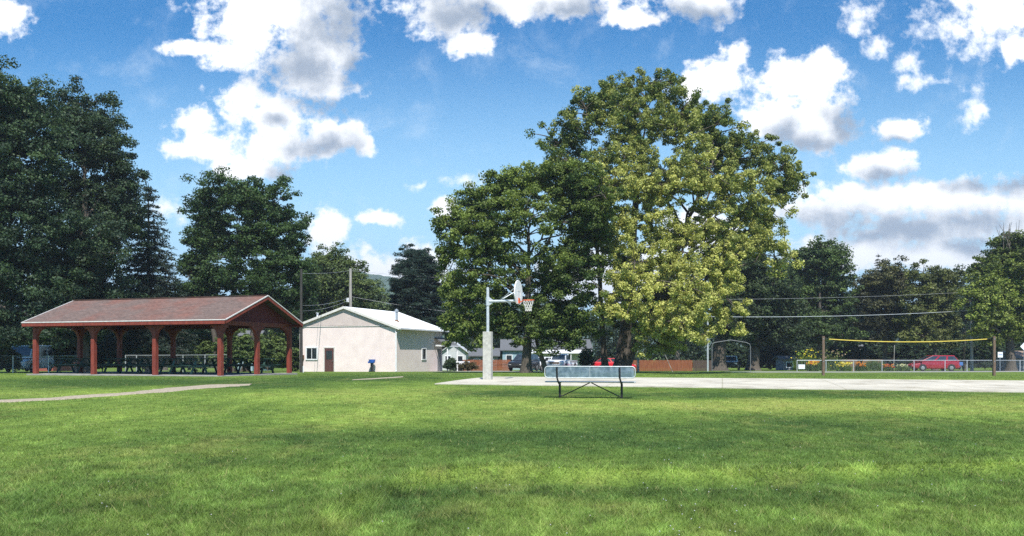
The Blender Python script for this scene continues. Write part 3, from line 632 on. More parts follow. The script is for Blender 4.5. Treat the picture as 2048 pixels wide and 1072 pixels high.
def build_trees():
    # --- left side
    tree('maple_tree', 'huge dark maple at the left edge, tallest crown on the left', 'tree', 60, -70,
         [(20, 185, 90, 60, .45), (-60, 240, 90, 80, .3), (70, 250, 80, 70, .35), (20, 330, 110, 80, .3), (-70, 380, 110, 90, .2), (60, 430, 110, 80, .35), (-40, 520, 120, 80, .25), (60, 560, 110, 60, .35), (-60, 620, 100, 45, .2), (50, 640, 80, 40, .3), (10, 665, 90, 32, .2), (-80, 670, 60, 30, .2), (110, 660, 50, 26, .2)],
         DK0, DK1, .55, .20, .85, 1.3, 120, depth=.9, twigs=8)
    tree('maple_tree', 'dark green maple with knobbly outline left of the spruce, behind the shelter roof', 'tree', 66, 165,
         [(165, 205, 55, 52, .35), (110, 230, 60, 55, .3), (215, 285, 48, 55, .25), (150, 300, 80, 70, .35), (235, 360, 42, 50, .2), (190, 400, 85, 70, .3), (110, 400, 70, 70, .3), (200, 500, 75, 70, .25), (120, 520, 90, 70, .3), (190, 590, 70, 45, .25), (110, 620, 80, 45, .3), (230, 450, 50, 60, .2), (240, 600, 50, 60, .2), (160, 660, 80, 30, .15)],
         DK0, (.088, .138, .050), .5, .20, .8, 1.3, 120, twigs=8)
    conifer('spruce_tree', 'dark pointed spruce between the two broad trees behind the shelter', 72, 297, 366, 88, 690, (.014, .028, .022), (.040, .062, .046), .27, .3, 30)
    tree('maple_tree', 'round topped tree behind the shelter roof with sky showing through its lower crown', 'tree', 76, 470,
         [(425, 380, 50, 42, .35), (480, 395, 70, 48, .45), (545, 395, 55, 50, .4), (395, 440, 45, 42, .3), (590, 460, 38, 55, .35), (520, 460, 70, 42, .5), (440, 470, 65, 40, .5), (385, 520, 30, 35, .3), (600, 540, 35, 50, .3), (540, 570, 60, 40, .35), (430, 570, 55, 26, .35), (490, 600, 80, 35, .2), (465, 520, 46, 26, .4), (545, 515, 40, 26, .5), (500, 490, 60, 26, .4), (405, 500, 42, 34, .4), (385, 560, 34, 30, .35), (600, 590, 36, 34, .35), (450, 555, 46, 24, .3), (520, 560, 50, 22, .4), (580, 520, 40, 30, .4), (420, 620, 60, 26, .2), (540, 625, 60, 26, .2), (380, 600, 40, 30, .3), (590, 620, 40, 50, .2)],
         MD0, (.090, .150, .042), .45, .22, .75, 1.1, 95, stems=[(460, None, .9), (490, (560, 420), .7), (440, (400, 440), .6)], twigs=14)
    tree('oak_tree', 'loose crowned tree left of the pale pole behind the building', 'tree', 100, 660,
         [(655, 518, 44, 32, .6), (615, 545, 30, 34, .5), (695, 545, 38, 34, .5), (630, 570, 38, 38, .4), (680, 590, 60, 34, .4), (725, 585, 34, 34, .4), (640, 630, 50, 40, .3), (715, 630, 50, 30, .3)],
         (.035, .06, .022), (.13, .17, .05), .3, .27, .8, 1.9, 75, twigs=10)
    tree('maple_tree', 'pale leaved small tree behind the white roof, in front of the hill', 'tree', 125, 762,
         [(750, 580, 26, 22, .6), (775, 605, 26, 20, .7), (745, 620, 30, 22, .5), (795, 630, 22, 20, .6)],
         (.05, .08, .04), (.13, .17, .07), .2, .32, .8, 1.0, 50, twigs=6)
    tree('pine_tree', 'dark bushy pine right of the white roof', 'tree', 92, 828,
         [(818, 508, 30, 26, .4), (850, 520, 26, 24, .35), (800, 585, 26, 20, .35), (835, 545, 42, 28, .35), (805, 560, 30, 22, .3), (865, 560, 30, 26, .25), (830, 590, 48, 30, .3), (880, 600, 26, 34, .3), (830, 630, 50, 26, .2), (800, 612, 24, 12, .4), (800, 660, 40, 24, .1), (870, 655, 40, 24, .2)],
         (.010, .026, .020), (.035, .062, .042), .3, .32, .7, 2.0, 80, aspect=.26, flat=.4, twigs=8, up=.8)
    # --- the two in the middle
    tree('ash_tree', 'mid green spreading tree behind the basketball hoop, left of the yellowing maple', 'tree', 63, 1052,
         [(1075, 362, 75, 48, .55), (935, 388, 30, 18, .6), (1000, 360, 34, 20, .6), (1135, 335, 60, 44, .4), (1190, 400, 60, 56, .35), (1180, 480, 50, 56, .3), (882, 436, 24, 22, .6), (1005, 385, 55, 40, .5), (940, 415, 50, 34, .55), (895, 470, 35, 40, .5), (1140, 420, 60, 60, .4), (1050, 440, 90, 50, .45), (965, 470, 75, 48, .55), (905, 540, 38, 44, .6), (990, 540, 80, 50, .35), (1090, 530, 85, 60, .4), (930, 610, 58, 56, .55), (1020, 620, 75, 52, .4), (1110, 620, 80, 60, .3), (895, 660, 30, 30, .6), (960, 672, 50, 26, .4), (1060, 675, 55, 28, .3), (1165, 660, 50, 45, .2), (1160, 560, 55, 60, .2), (1120, 690, 40, 16, .2)],
         (.040, .075, .018), (.24, .30, .062), .42, .19, .62, .95, 105, stems=[(1052, (1060, 440), .9), (1095, (1060, 640), .55)], twigs=16, fork=.25)
    tree('maple_tree', 'tallest tree, yellowing maple right of the basketball hoop', 'tree', 69, 1243,
         [(1310, 168, 66, 44, .30, 1), (1215, 175, 60, 42, .22, 2), (1170, 235, 58, 46, .22, -1), (1255, 245, 60, 50, .3, -2), (1370, 225, 62, 42, .3, 0), (1440, 235, 60, 44, .28, 2), (1110, 282, 50, 38, .25, 0), (1340, 290, 75, 46, .4, -3),
          (1240, 320, 70, 46, .45, -3), (1500, 300, 60, 46, .28, 1), (1565, 330, 52, 44, .30, 0), (1440, 310, 60, 40, .3, 4), (1600, 362, 26, 26, .35, 0), (1150, 345, 58, 44, .35, 1), (1200, 395, 72, 46, .75, -5), (1300, 385, 62, 42, .7, -5), (1390, 370, 62, 44, .6, -4), (1470, 390, 62, 42, .55, -3),
          (1540, 410, 52, 40, .4, 0), (1185, 462, 62, 42, .75, -5), (1290, 460, 62, 40, .7, -4), (1400, 455, 62, 38, .65, -4), (1490, 470, 56, 40, .65, -2), (1545, 520, 26, 46, .8, -3), (1430, 525, 60, 40, .75, -4), (1330, 520, 60, 42, .75, -4), (1530, 470, 40, 40, .5, 2),
          (1245, 545, 55, 40, .85, -6), (1340, 590, 62, 42, .9, -6), (1240, 610, 62, 40, .95, -6), (1415, 600, 52, 40, .9, -4), (1440, 645, 30, 22, .85, -4), (1320, 650, 62, 34, .9, -6), (1200, 632, 34, 20, 1.0, -6), (1370, 672, 40, 22, .7, -4), (1290, 690, 50, 22, .65, -4), (1330, 340, 70, 50, .25, 5), (1230, 470, 70, 60, .2, 4), (1320, 560, 80, 60, .2, 4), (1270, 640, 60, 40, .15, 4)],
         (.050, .095, .016), (.52, .52, .15), .60, .185, .50, .60, 105, flat=.8, up=.35, stems=[(1243, (1290, 260), 1.0), (1212, (1180, 330), .45), (1246, (1440, 300), .55)], twigs=22, fork=.28, shell=.45, jit=.7)
    # --- right side, near to far
    tree('maple_tree', 'dark tree standing under the right side of the yellowing maple', 'tree', 98, 1355,
         [(1350, 640, 50, 34, .4), (1310, 620, 40, 40, .3), (1390, 650, 40, 32, .4), (1350, 590, 60, 34, .2)], DK0, (.12, .18, .05), .4, .26, .8, 1.1, 70, mat='bark_light', twigs=8)
    tree('maple_tree', 'shaded tree with thick pale trunk beside the metal pipe frame', 'tree', 100, 1437,
         [(1440, 520, 50, 40, .3), (1480, 560, 55, 45, .35), (1420, 580, 50, 45, .2), (1510, 610, 55, 40, .35), (1440, 640, 55, 34, .2), (1480, 670, 40, 18, .3), (1540, 560, 40, 50, .25), (1490, 500, 40, 30, .4)],
         (.022, .04, .02), (.10, .14, .05), .95, .3, .85, 1.2, 70, twigs=14, mat='bark')
    tree('maple_tree', 'shaded tree rising behind the right leg of the pipe frame', 'tree', 104, 1506,
         [(1520, 540, 50, 45, .3), (1560, 590, 50, 45, .3), (1500, 620, 50, 40, .2), (1560, 640, 55, 40, .35), (1590, 660, 40, 24, .2), (1520, 680, 40, 16, .2)],
         (.02, .036, .018), (.085, .125, .045), .8, .3, .85, 1.1, 70, twigs=10)
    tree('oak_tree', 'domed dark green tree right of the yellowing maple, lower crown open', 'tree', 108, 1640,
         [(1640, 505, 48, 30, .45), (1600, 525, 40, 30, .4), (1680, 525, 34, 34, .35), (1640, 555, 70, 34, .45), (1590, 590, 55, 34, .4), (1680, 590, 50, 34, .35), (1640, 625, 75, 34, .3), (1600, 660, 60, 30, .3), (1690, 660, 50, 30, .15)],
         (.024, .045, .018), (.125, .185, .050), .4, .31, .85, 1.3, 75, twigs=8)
    conifer('bare_spruce', 'thin grey nearly bare conifer tip above the brownish trees', 128, 1756, 506, 16, 600, (.10, .10, .09), (.17, .17, .15), .16, .15, 16)
    tree('oak_tree', 'brownish green tree left of centre in the row behind the volleyball court', 'tree', 112, 1770,
         [(1770, 545, 44, 28, .4), (1735, 570, 38, 30, .35), (1805, 560, 34, 28, .4), (1770, 590, 60, 34, .3), (1730, 620, 50, 34, .2), (1800, 630, 50, 36, .2), (1760, 665, 60, 28, .1)],
         (.034, .040, .020), (.140, .140, .055), .35, .31, .85, 1.25, 70, twigs=8)
    tree('oak_tree', 'brownish green tree with a wispy top, above the red minivan', 'tree', 106, 1870,
         [(1850, 550, 34, 28, .5), (1900, 548, 36, 26, .4), (1870, 580, 50, 30, .45), (1840, 610, 42, 34, .55), (1900, 610, 45, 34, .4), (1865, 645, 60, 32, .5), (1830, 670, 40, 22, .4), (1900, 680, 45, 18, .3)],
         (.036, .050, .018), (.170, .190, .055), .35, .3, .82, 1.2, 70, twigs=8)
    r = tree('maple_tree', 'tall tree at the right edge with dead twigs on top', 'tree', 92, 2022,
         [(2030, 480, 36, 24, .15), (1995, 505, 32, 24, .2), (2060, 500, 50, 34, .2), (1960, 535, 40, 24, .35), (2020, 545, 55, 30, .5), (2090, 560, 60, 45, .4), (1945, 585, 46, 30, .6, -3), (2010, 595, 50, 26, .65), (1930, 610, 42, 22, .8, -3), (2070, 620, 55, 30, .5), (1985, 635, 50, 20, .6), (2040, 655, 55, 20, .5), (1940, 658, 40, 16, .55, -3), (1990, 680, 40, 12, .45), (2100, 670, 50, 24, .4)],
         (.030, .055, .015), (.210, .255, .050), .5, .27, .72, 1.25, 70, twigs=16)
    T = Tubes()
    for i in range(26):
        x0 = rng.uniform(-1.2, 2.0); a = np.array([x0, rng.uniform(-1, 1), WZ(500, 92) - g(WX(2022, 92), 92)]); e = a + np.array([rng.normal() * .7, rng.normal() * .6, rng.uniform(1.8, 3.2)])
        T.add(bez(a, (a + e) / 2 + rng.normal(size=3) * .15, e, 5), np.linspace(.045, .012, 5), 4)
    T.build('dead_twigs', 'bark_light', r)
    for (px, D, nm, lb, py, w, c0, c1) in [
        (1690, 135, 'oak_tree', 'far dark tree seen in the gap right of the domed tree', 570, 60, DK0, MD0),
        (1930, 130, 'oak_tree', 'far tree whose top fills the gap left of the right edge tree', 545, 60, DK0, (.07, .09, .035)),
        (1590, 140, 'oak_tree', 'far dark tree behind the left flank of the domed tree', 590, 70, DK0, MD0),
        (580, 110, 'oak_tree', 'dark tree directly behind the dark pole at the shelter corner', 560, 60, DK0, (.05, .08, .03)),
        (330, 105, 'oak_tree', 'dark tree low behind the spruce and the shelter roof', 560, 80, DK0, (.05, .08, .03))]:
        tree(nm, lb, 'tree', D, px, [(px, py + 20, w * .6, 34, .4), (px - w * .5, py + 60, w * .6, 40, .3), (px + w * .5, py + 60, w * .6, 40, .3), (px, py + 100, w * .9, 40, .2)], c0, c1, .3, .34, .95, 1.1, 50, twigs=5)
build_trees()

def shrub(name, label, D, px, py_top, hw, c0, c1, leaf=.16, group=None, cat='shrub', dens=1.2, tall=1.0, lobes=None):
    bx = WX(px, D); base = HY + F * (EYE - g(bx, D)) / D; h = base - py_top
    if lobes is None:
        lobes = [(px, py_top + h * .28, hw * .6, h * .28, .6), (px - hw * .5, py_top + h * .55, hw * .55, h * .3, .4), (px + hw * .5, py_top + h * .5, hw * .55, h * .3, .5), (px, py_top + h * .72, hw * .8, h * .24, .3)]
    return tree(name, label, cat, D, px, lobes, c0, c1, .05, leaf, .3, dens, 40, group, twigs=5, start=.15, kmin=8)
def build_shrubs():
    # undergrowth behind the left fence and the shelter
    spots = [(30, 'mound of dark undergrowth behind the fence at the left edge'), (120, 'bush behind the fence left of the first shelter post pair'), (205, 'bush seen between the second and third shelter posts'), (285, 'leafy bush beyond the picnic tables in the middle bay'),
             (345, 'bush beyond the middle picnic tables'), (405, 'bright leaved bush left of the corner post'), (470, 'shrub seen under the gable end beam'), (535, 'light green shrub in the right bay of the shelter'), (585, 'shrub against the dark pole')]
    for i, (px, lb) in enumerate(spots):
        shrub('bush', lb, 72 + (i % 3) * 3, px, 640 + (i * 37 % 30), 52, (.03, .06, .02), (.18, .24, .07) if i > 3 else (.11, .16, .05), .2, 'undergrowth bushes behind the shelter', 'bush', 1.0)
    shrub('bush', 'dark bush hiding the left side of the white van', 63.5, 16, 692, 28, DK0, (.09, .14, .05), .16, None, 'bush', 1.5)
    sp = [(1455, 1), (1540, 0), (1620, 1), (1690, 0), (1760, 1), (1830, 0), (1900, 1), (1970, 0), (2040, 1)]
    lbs = ['dark bush in the shade inside the pipe frame', 'dark bush left of the grey shed', 'bush behind the tall garden flowers', 'dark bush behind the garden beds', 'bush behind the thin garden stake', 'dark bush above the minivan bonnet', 'bush behind the minivan tailgate', 'bush behind the right volleyball post', 'bush at the right edge behind the sign']
    for (px, t), lb in zip(sp, lbs):
        shrub('bush', lb, 118 + 3 * t, px, 672 + 6 * t, 55, DK0, (.045, .07, .026), .26, 'dark bushes under the trees on the right', 'bush', .8)
    shrub('arborvitae', 'upright dark green cedar bush between the old pickup and the red car', 81, 1173, 688, 14, (.02, .045, .015), (.06, .11, .03), .14, None, 'bush', 1.6)
    shrub('bush', 'low dark bush beside the porch of the white building', 80, 900, 712, 14, DK0, (.05, .08, .025), .14, None, 'bush', 1.4)
    shrub('bush', 'low reddish green hedge in front of the orange fence', 86, 935, 722, 24, (.05, .05, .02), (.13, .09, .04), .14, None, 'bush', 1.4)
build_shrubs()

def build_woods():
    """far unbroken wood behind everything, one mass"""
    D = 150.0; cen, rad, tone = [], [], []
    for i in range(520):
        px = rng.uniform(-160, 2220)
        if px < 600: top = 625
        elif px < 900: top = 665
        else: top = 640
        top += (fbm(np.array([px * .02]), np.array([0.]), 5)[0] - .5) * 60
        for j in range(7):
            dd = D + rng.uniform(-8, 12); py = rng.uniform(top, 742); cen.append((WX(px + rng.normal() * 8, dd), dd, WZ(py, dd))); rad.append(rng.uniform(1.3, 2.2)); tone.append(rng.random())
    cen, rad, tone = np.array(cen), np.array(rad), np.array(tone)
    cf = lambda ci, n: mix3((.018, .034, .020), (.055, .085, .038), tone[ci]) * rng.uniform(.7, 1.3, (n, 1))
    V, C = leaves(cen, rad, 34, .7, cf, .8, .4); tag(np_mesh('distant_woods', V, 4, 'leaf', C), 'dark unbroken woodland far behind the trees and houses', 'woods', kind='stuff')
build_woods()

def build_hill():
    D0 = 900.; nx, ny = 160, 40; m = MB(); vs = []
    for j in range(ny):
        for i in range(nx):
            px = -700 + i * 20; t = j / (ny - 1); D = D0 + t * 500
            prof = 538 + 26 * math.sin((px - 620) / 210.) * (1 if px < 1300 else .4) + 10 * math.sin(px / 61.)
            if px < 700: prof += min((700 - px) * .5, 130)
            if px > 880: prof += min((px - 880) * .25, 120)
            x = WX(px, D); H = (HY - prof) / F * (D0 + 500) * (math.sin(t * math.pi / 2) ** 1.1)
            bump = (float(fbm(np.array([x * .05]), np.array([D * .05]), 9, 5)[0]) - .5) * 16 * min(1, t * 4)
            vs.append((x, D, -2 + H + bump + rng.normal() * 1.2 * min(1, t * 4)))
    fs = [(j * nx + i, j * nx + i + 1, (j + 1) * nx + i + 1, (j + 1) * nx + i) for j in range(ny - 1) for i in range(nx - 1)]
    m.add(vs, fs); tag(m.build('hill', 'hill_green'), kind='structure')
build_hill()

# ------------------------------------------------------------------ picnic shelter
SA = Vector((.9455, -.3256, 0)); SB = Vector((.3256, .9455, 0)); SFR = Vector((WX(441, 39), 39, 0)); SL, SW = 11.1, 5.5
SFL = SFR - SA * SL; SZ = .56
def SP(s, t, z): p = SFL + SA * s + SB * t; return Vector((p.x, p.y, z))
def build_shelter():
    root = empty('picnic_shelter', (SFL.x, SFL.y, SZ), 0, 'open red picnic shelter with a long brown shingle gable roof', 'shelter'); O = Vector(root.location)
    def q(s, t, z): return SP(s, t, z) - O
    m = MB(); m.prism([q(-.3, -.3, SZ - .45), q(SL + .3, -.3, SZ - .45), q(SL + .3, SW + .3, SZ - .45), q(-.3, SW + .3, SZ - .45)], (0, 0, 0), (0, 0, .45)); m.build('slab', 'slab', root, .01)
    MX = Matrix((SA, SB, Vector((0, 0, 1)))).transposed(); BT = 2.9
    EZ, RZ, oF, oR, oL, oB = 3.12, 4.40, .45, .6, .38, .3
    pos = [(s, 0) for s in (0, 3.7, 7.4, 11.1)] + [(s, SW) for s in (0, 3.7, 7.4, 11.1)] + [(0, SW / 2), (SL, SW / 2)]
    for (s, t) in pos:
        m = MB(); m.box(q(s, t, (SZ + BT) / 2), (.10, .10, (BT - SZ) / 2), MX); m.build('post', 'red_paint', root, .008)
    def brace(s, t, ax, sg, w, h):
        m = MB(); pts = []
        for (u, z) in [(.10, BT), (w, BT), (w, BT - .10)] + [(.10 + (w - .10) * (1 - math.sin(a)), BT - .10 - (h - .1) * (1 - math.cos(a))) for a in [R(x) for x in (20, 40, 60, 80, 90)]]:
            pts.append(q(s + (sg * u if ax == 0 else 0), t + (sg * u if ax == 1 else 0), z) + (SB if ax == 0 else SA) * -.075)
        m.prism(pts, (0, 0, 0), (SB if ax == 0 else SA) * .15); return m
    for (s, t) in pos:
        m = MB()
        for sg in (-1, 1):
            if t != SW / 2 and 0 <= s + sg * .5 <= SL:
                b = brace(s, t, 0, sg, .50, .66); m.add(b.v, b.f)
            if s in (0, SL) and 0 <= t + sg * .5 <= SW:
                b = brace(s, t, 1, sg, .50, .66); m.add(b.v, b.f)
        m.build('knee_brace', 'red_paint', root)
    for t in (0, SW):
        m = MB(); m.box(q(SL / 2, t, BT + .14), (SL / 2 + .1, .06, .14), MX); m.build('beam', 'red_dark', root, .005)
    for s in (0, SL):
        m = MB(); m.box(q(s, SW / 2, BT + .10), (.055, SW / 2 - .063, .10), MX); m.build('beam', 'red_paint', root, .005)
    # rafters under the roof
    m = MB(); 
    for k in range(13):
        s = .15 + k * (SL - .3) / 12
        m.bar(q(s, .0, 3.17), q(s, SW / 2, RZ - .14), .05, .12); m.bar(q(s, SW, 3.17), q(s, SW / 2, RZ - .14), .05, .12)
        if k % 2 == 0: m.bar(q(s, .08, 3.22), q(s, SW - .08, 3.22), .05, .12)
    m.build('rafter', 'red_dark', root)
    # roof slabs
    sl, sr = -oL, SL + oR; mid = SW / 2
    m = MB(); th = .06
    def slope(t0, z0, t1, z1, nm):
        m = MB(); a, b, c, d = q(sl, t0, z0), q(sr, t0, z0), q(sr, t1, z1), q(sl, t1, z1); dn = Vector((0, 0, -th))
        W_ = (d - a).length; Lh = sr - sl
        m.add([a, b, c, d], [(0, 1, 2, 3) if nm == 0 else (3, 2, 1, 0)], [[(0, 0), (Lh, 0), (Lh, W_), (0, W_)] if nm == 0 else [(0, W_), (Lh, W_), (Lh, 0), (0, 0)]])
        m.add([a + dn, b + dn, c + dn, d + dn, a, b, c, d], [(3, 2, 1, 0), (0, 1, 5, 4), (1, 2, 6, 5), (3, 0, 4, 7)])
        m.build('roof_slope', 'shingles', root)
    slope(-oF, EZ, mid, RZ, 0); slope(SW + oB, EZ + .03, mid, RZ, 1)
    m = MB(); m.bar(q(sl, mid, RZ + .012), q(sr, mid, RZ + .012), .2, .03); m.build('ridge_cap', 'shingles', root)
    # eave and rake boards with a pale drip edge
    m = MB(); m.box(q((sl + sr) / 2, -oF - .02, EZ - .115), ((sr - sl) / 2, .015, .085), MX); m.build('fascia', 'red_paint', root)
    m = MB(); m.box(q((sl + sr) / 2, SW + oB + .02, EZ - .09), ((sr - sl) / 2, .015, .085), MX); m.build('fascia', 'red_paint', root)
    m = MB(); m.box(q((sl + sr) / 2, -oF - .03, EZ - .01), ((sr - sl) / 2 + .03, .02, .022), MX); m.build('drip_edge', 'white_trim', root)
    for (s, o_) in ((sr, .02), (sl, -.02)):
        m = MB(); m2 = MB()
        for (t0, z0) in ((-oF, EZ), (SW + oB, EZ + .03)):
            m.bar(q(s + o_, t0, z0 - .11), q(s + o_, mid, RZ - .11), .03, .15, up=(0, 0, 1)); m2.bar(q(s + o_ * 1.6, t0, z0 - .005), q(s + o_ * 1.6, mid, RZ - .005), .04, .045)
        m.build('rake_board', 'red_paint', root); m2.build('drip_edge', 'white_trim', root)
    for s in (0, SL):
        m = MB(); zt = lambda t: EZ + (RZ - EZ) * (t + oF) / (mid + oF) if t <= mid else RZ - (RZ - EZ) * (t - mid) / (mid + oB)
        pts = [q(s, 0, BT + .203), q(s, SW, BT + .203), q(s, SW, zt(SW) - .07), q(s, mid, RZ - .07), q(s, 0, zt(0) - .07)]
        n = len(pts); off = SA * .02; P = [p - off for p in pts] + [p + off for p in pts]
        uv = [(p.dot(SB) + 30, p.z) for p in pts]
        m.add(P, [tuple(range(n))[::-1], tuple(range(n, 2 * n))] + [(i, (i + 1) % n, (i + 1) % n + n, i + n) for i in range(n)], [uv[::-1], uv] + [[(0, 0)] * 4] * n)
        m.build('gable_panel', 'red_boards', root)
build_shelter()

def make_table(faded=False):
    root = empty('picnic_table'); a, b = ('green_paint', 'green_faded' if faded else 'green_paint')
    m = MB()
    for k in range(5): m.box((0, -.30 + k * .15, .745), (.93, .068, .019))
    m.build('table_top', a, root, .004)
    for s in (-1, 1):
        m = MB()
        for k in (0, 1): m.box((0, s * (.62 + k * .15), .445), (.93, .068, .019))
        m.build('bench_seat', a, root, .004)
    for x in (-.66, .66):
        for s in (-1, 1):
            m = MB(); m.bar((x, s * .17, .725), (x, s * .56, 0), .04, .10, up=(1, 0, 0)); m.build('leg', b, root)
        m = MB(); m.bar((x + .04, -.76, .40), (x + .04, .76, .40), .04, .09, up=(0, 0, 1)); m.build('cross_bar', b, root)
    for x in (-.62, .62):
        m = MB(); m.bar((x, 0, .40), (x * .15, 0, .71), .04, .07, up=(0, 1, 0)); m.build('brace', b, root)
    return root
def build_tables():
    rz = math.atan2(SA.y, SA.x)
    spots = [(1.0, 1.5, 0, 'dark green picnic table nearest the left end of the shelter, front row', 0), (3.95, 1.6, .03, 'dark green picnic table between the second and third front posts', 0), (8.05, 1.5, -.04, 'faded green picnic table just left of the front corner post, light braces', 1), (10.2, 3.9, .05, 'dark green picnic table in the right bay near the gable end', 0),
             (2.4, 4.1, .02, 'dark green picnic table in the back row near the left end', 0), (5.3, 4.0, -.03, 'dark green picnic table in the back row, middle bay', 0), (6.0, 1.6, .06, 'dark green picnic table pushed against the faded one', 0), (7.9, 4.1, .0, 'dark green picnic table in the back row behind the faded one', 0)]
    protos = {}
    for (s, t, dr, lb, f) in spots:
        if f not in protos: o = protos[f] = make_table(bool(f))
        else: o = copy_tree(protos[f])
        p = SP(s, t, SZ + .003); o.location = p; o.rotation_euler.z = rz + dr; tag(o, lb, 'picnic table', 'picnic tables under the shelter')
build_tables()

# ------------------------------------------------------------------ white utility building
BC = Vector((WX(792, 73), 73, 0)); BU = Vector((-.95, .312, 0)).normalized(); BV = Vector((.312, .95, 0)).normalized(); BW, BD = 9.5, 10.2
BZ = g(BC.x - 3, 74) - .05
def BP(t, s, z): p = BC + BU * t + BV * s; return Vector((p.x, p.y, z))
def solve_t(px, C, U):   # parameter along U from C where the picture column is px
    k = (px - CX) / F; return (k * C.y - C.x) / (U.x - k * U.y)
def build_building():
    root = empty('utility_building', (BC.x, BC.y, BZ), 0, 'cream panelled park building with white metal roof beside the shelter', 'building'); O = Vector(root.location)
    q = lambda t, s, z: BP(t, s, z) - O
    RT, ZR = 4.95, 5.62; ZE_R, ZE_L = 3.86, 4.12; H = ZE_R; seam = WZ(652.5, 74.5)
    zroof = lambda t: ZE_R + (ZR - ZE_R) * t / RT if t <= RT else ZR - (ZR - ZE_L) * (t - RT) / (BW - RT)
    # walls (thick), with UV in metres
    def wall(pts2, base, ax, nrm, mat, nm='wall'):
        m = MB(); n = len(pts2); P = [base(a, z) for a, z in pts2]; inn = [p - nrm * .15 for p in P]
        m.add(P + inn, [tuple(range(n)), tuple(range(n, 2 * n))[::-1]] + [(i, i + n, (i + 1) % n + n, (i + 1) % n) for i in range(n)], [[(a, z) for a, z in pts2], [(a, z) for a, z in pts2][::-1]] + [[(.5, 0)] * 4] * n)
        return m.build(nm, mat, root)
    nf = -BV
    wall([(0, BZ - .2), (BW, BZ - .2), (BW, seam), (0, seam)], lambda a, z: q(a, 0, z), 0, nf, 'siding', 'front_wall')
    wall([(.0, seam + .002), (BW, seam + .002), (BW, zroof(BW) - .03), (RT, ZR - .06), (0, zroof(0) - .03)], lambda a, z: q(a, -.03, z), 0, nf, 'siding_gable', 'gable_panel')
    m = MB(); m.box(q(BW / 2, -.035, seam), (BW / 2 + .01, .02, .025), Matrix((BU, BV, Vector((0, 0, 1)))).transposed()); m.build('seam_strip', 'white_trim', root)
    wall([(.002, BZ - .2), (BD - .155, BZ - .2), (BD - .155, ZE_R), (.002, ZE_R)], lambda a, z: q(0, a + .15, z), 1, -BU, 'siding', 'side_wall')
    wall([(.002, BZ - .2), (BD - .155, BZ - .2), (BD - .155, ZE_L), (.002, ZE_L)], lambda a, z: q(BW, a + .15, z), 1, BU, 'siding', 'side_wall')
    wall([(0, BZ - .2), (BW, BZ - .2), (BW, zroof(BW) - .03), (RT, ZR - .06), (0, zroof(0) - .03)], lambda a, z: q(a, BD, z), 0, BV, 'siding', 'back_wall')
    MXb = Matrix((BU, BV, Vector((0, 0, 1)))).transposed()
    # roof
    sR = (ZR - ZE_R) / RT; sL = (ZR - ZE_L) / (BW - RT); oh = .42; f0, f1 = -.22, BD + .5
    for (t0, z0) in ((-oh, ZE_R - oh * sR + .06), (BW + oh * .6, ZE_L - oh * .6 * sL + .06)):
        m = MB(); a, b, c, d = q(t0, f0, z0), q(t0, f1, z0), q(RT, f1, ZR + .06), q(RT, f0, ZR + .06); dn = Vector((0, 0, -.05))
        m.add([a, b, c, d], [(0, 1, 2, 3)], [[(0, 0), (f1 - f0, 0), (f1 - f0, 5), (0, 5)]]); m.add([a + dn, b + dn, c + dn, d + dn, a, b, c, d], [(3, 2, 1, 0), (0, 1, 5, 4), (1, 2, 6, 5), (3, 0, 4, 7)])
        m.build('roof_panel', 'metal_roof', root)
        m = MB(); m.bar(q(t0, f0 - .012, z0 - .09), q(RT, f0 - .012, ZR - .03), .02, .2); m.build('rake_board', 'white_trim', root)
        m = MB(); m.bar(q(t0, f1 + .012, z0 - .09), q(RT, f1 + .012, ZR - .03), .02, .2); m.build('rake_board', 'white_trim', root)
    zg = ZE_R - oh * sR - .02
    m = MB(); m.bar(q(-oh - .06, f0, zg), q(-oh - .06, f1, zg), .12, .12); gt = m.build('gutter', 'white_paint', root)
    m = MB(); m.tube([q(-oh - .06, f0 + .25, zg - .05), q(-.25, f0 + .45, zg - .22), q(-.07, -.10, zg - .35), q(-.07, -.10, BZ + .2), q(-.12, -.28, BZ + .08)], .05, 8); m.build('downspout', 'white_paint', root)
    m = MB(); m.bar(q(0.0, -.06, BZ), q(0, -.06, ZE_R - .2), .12, .05); m.build('corner_board', 'white_paint', root)
    # window and door on the front
    def on_front(px0, px1, py0, py1):
        t1, t0 = solve_t(px0, BC, BU), solve_t(px1, BC, BU); Dm = BC.y + BU.y * (t0 + t1) / 2; return t0, t1, WZ(py1, Dm), WZ(py0, Dm)
    t0, t1, z0, z1 = on_front(612, 636, 694, 720); w = MB()
    for a in ((q((t0 + t1) / 2, -.04, z0 + .05), ((t1 - t0) / 2, .035, .05)), (q((t0 + t1) / 2, -.04, z1 - .05), ((t1 - t0) / 2, .035, .05)), (q(t0 + .05, -.04, (z0 + z1) / 2), (.05, .035, (z1 - z0) / 2 - .1)), (q(t1 - .05, -.04, (z0 + z1) / 2), (.05, .035, (z1 - z0) / 2 - .1)), (q((t0 + t1) / 2, -.035, (z0 + z1) / 2), (.02, .025, (z1 - z0) / 2 - .1))): w.box(a[0], a[1], MXb)
    fr = w.build('window', 'white_paint', root)
    m = MB(); m.box(q((t0 + t1) / 2, -.012, (z0 + z1) / 2), ((t1 - t0) / 2 - .09, .01, (z1 - z0) / 2 - .09), MXb); m.build('pane', 'glass_dark', fr)
    t0, t1, z0, z1 = on_front(649.5, 668, 696, 742); z0 = BZ + .03
    m = MB(); m.box(q((t0 + t1) / 2, -.025, (z0 + z1) / 2), ((t1 - t0) / 2 - .02, .02, (z1 - z0) / 2), MXb); dr = m.build('door', 'door_brown', root)
    m = MB(); zc = z1 - .62
    m.box(q((t0 + t1) / 2, -.05, zc), ((t1 - t0) / 2 - .17, .006, .38), MXb); m.build('pane', 'glass_dark', dr)
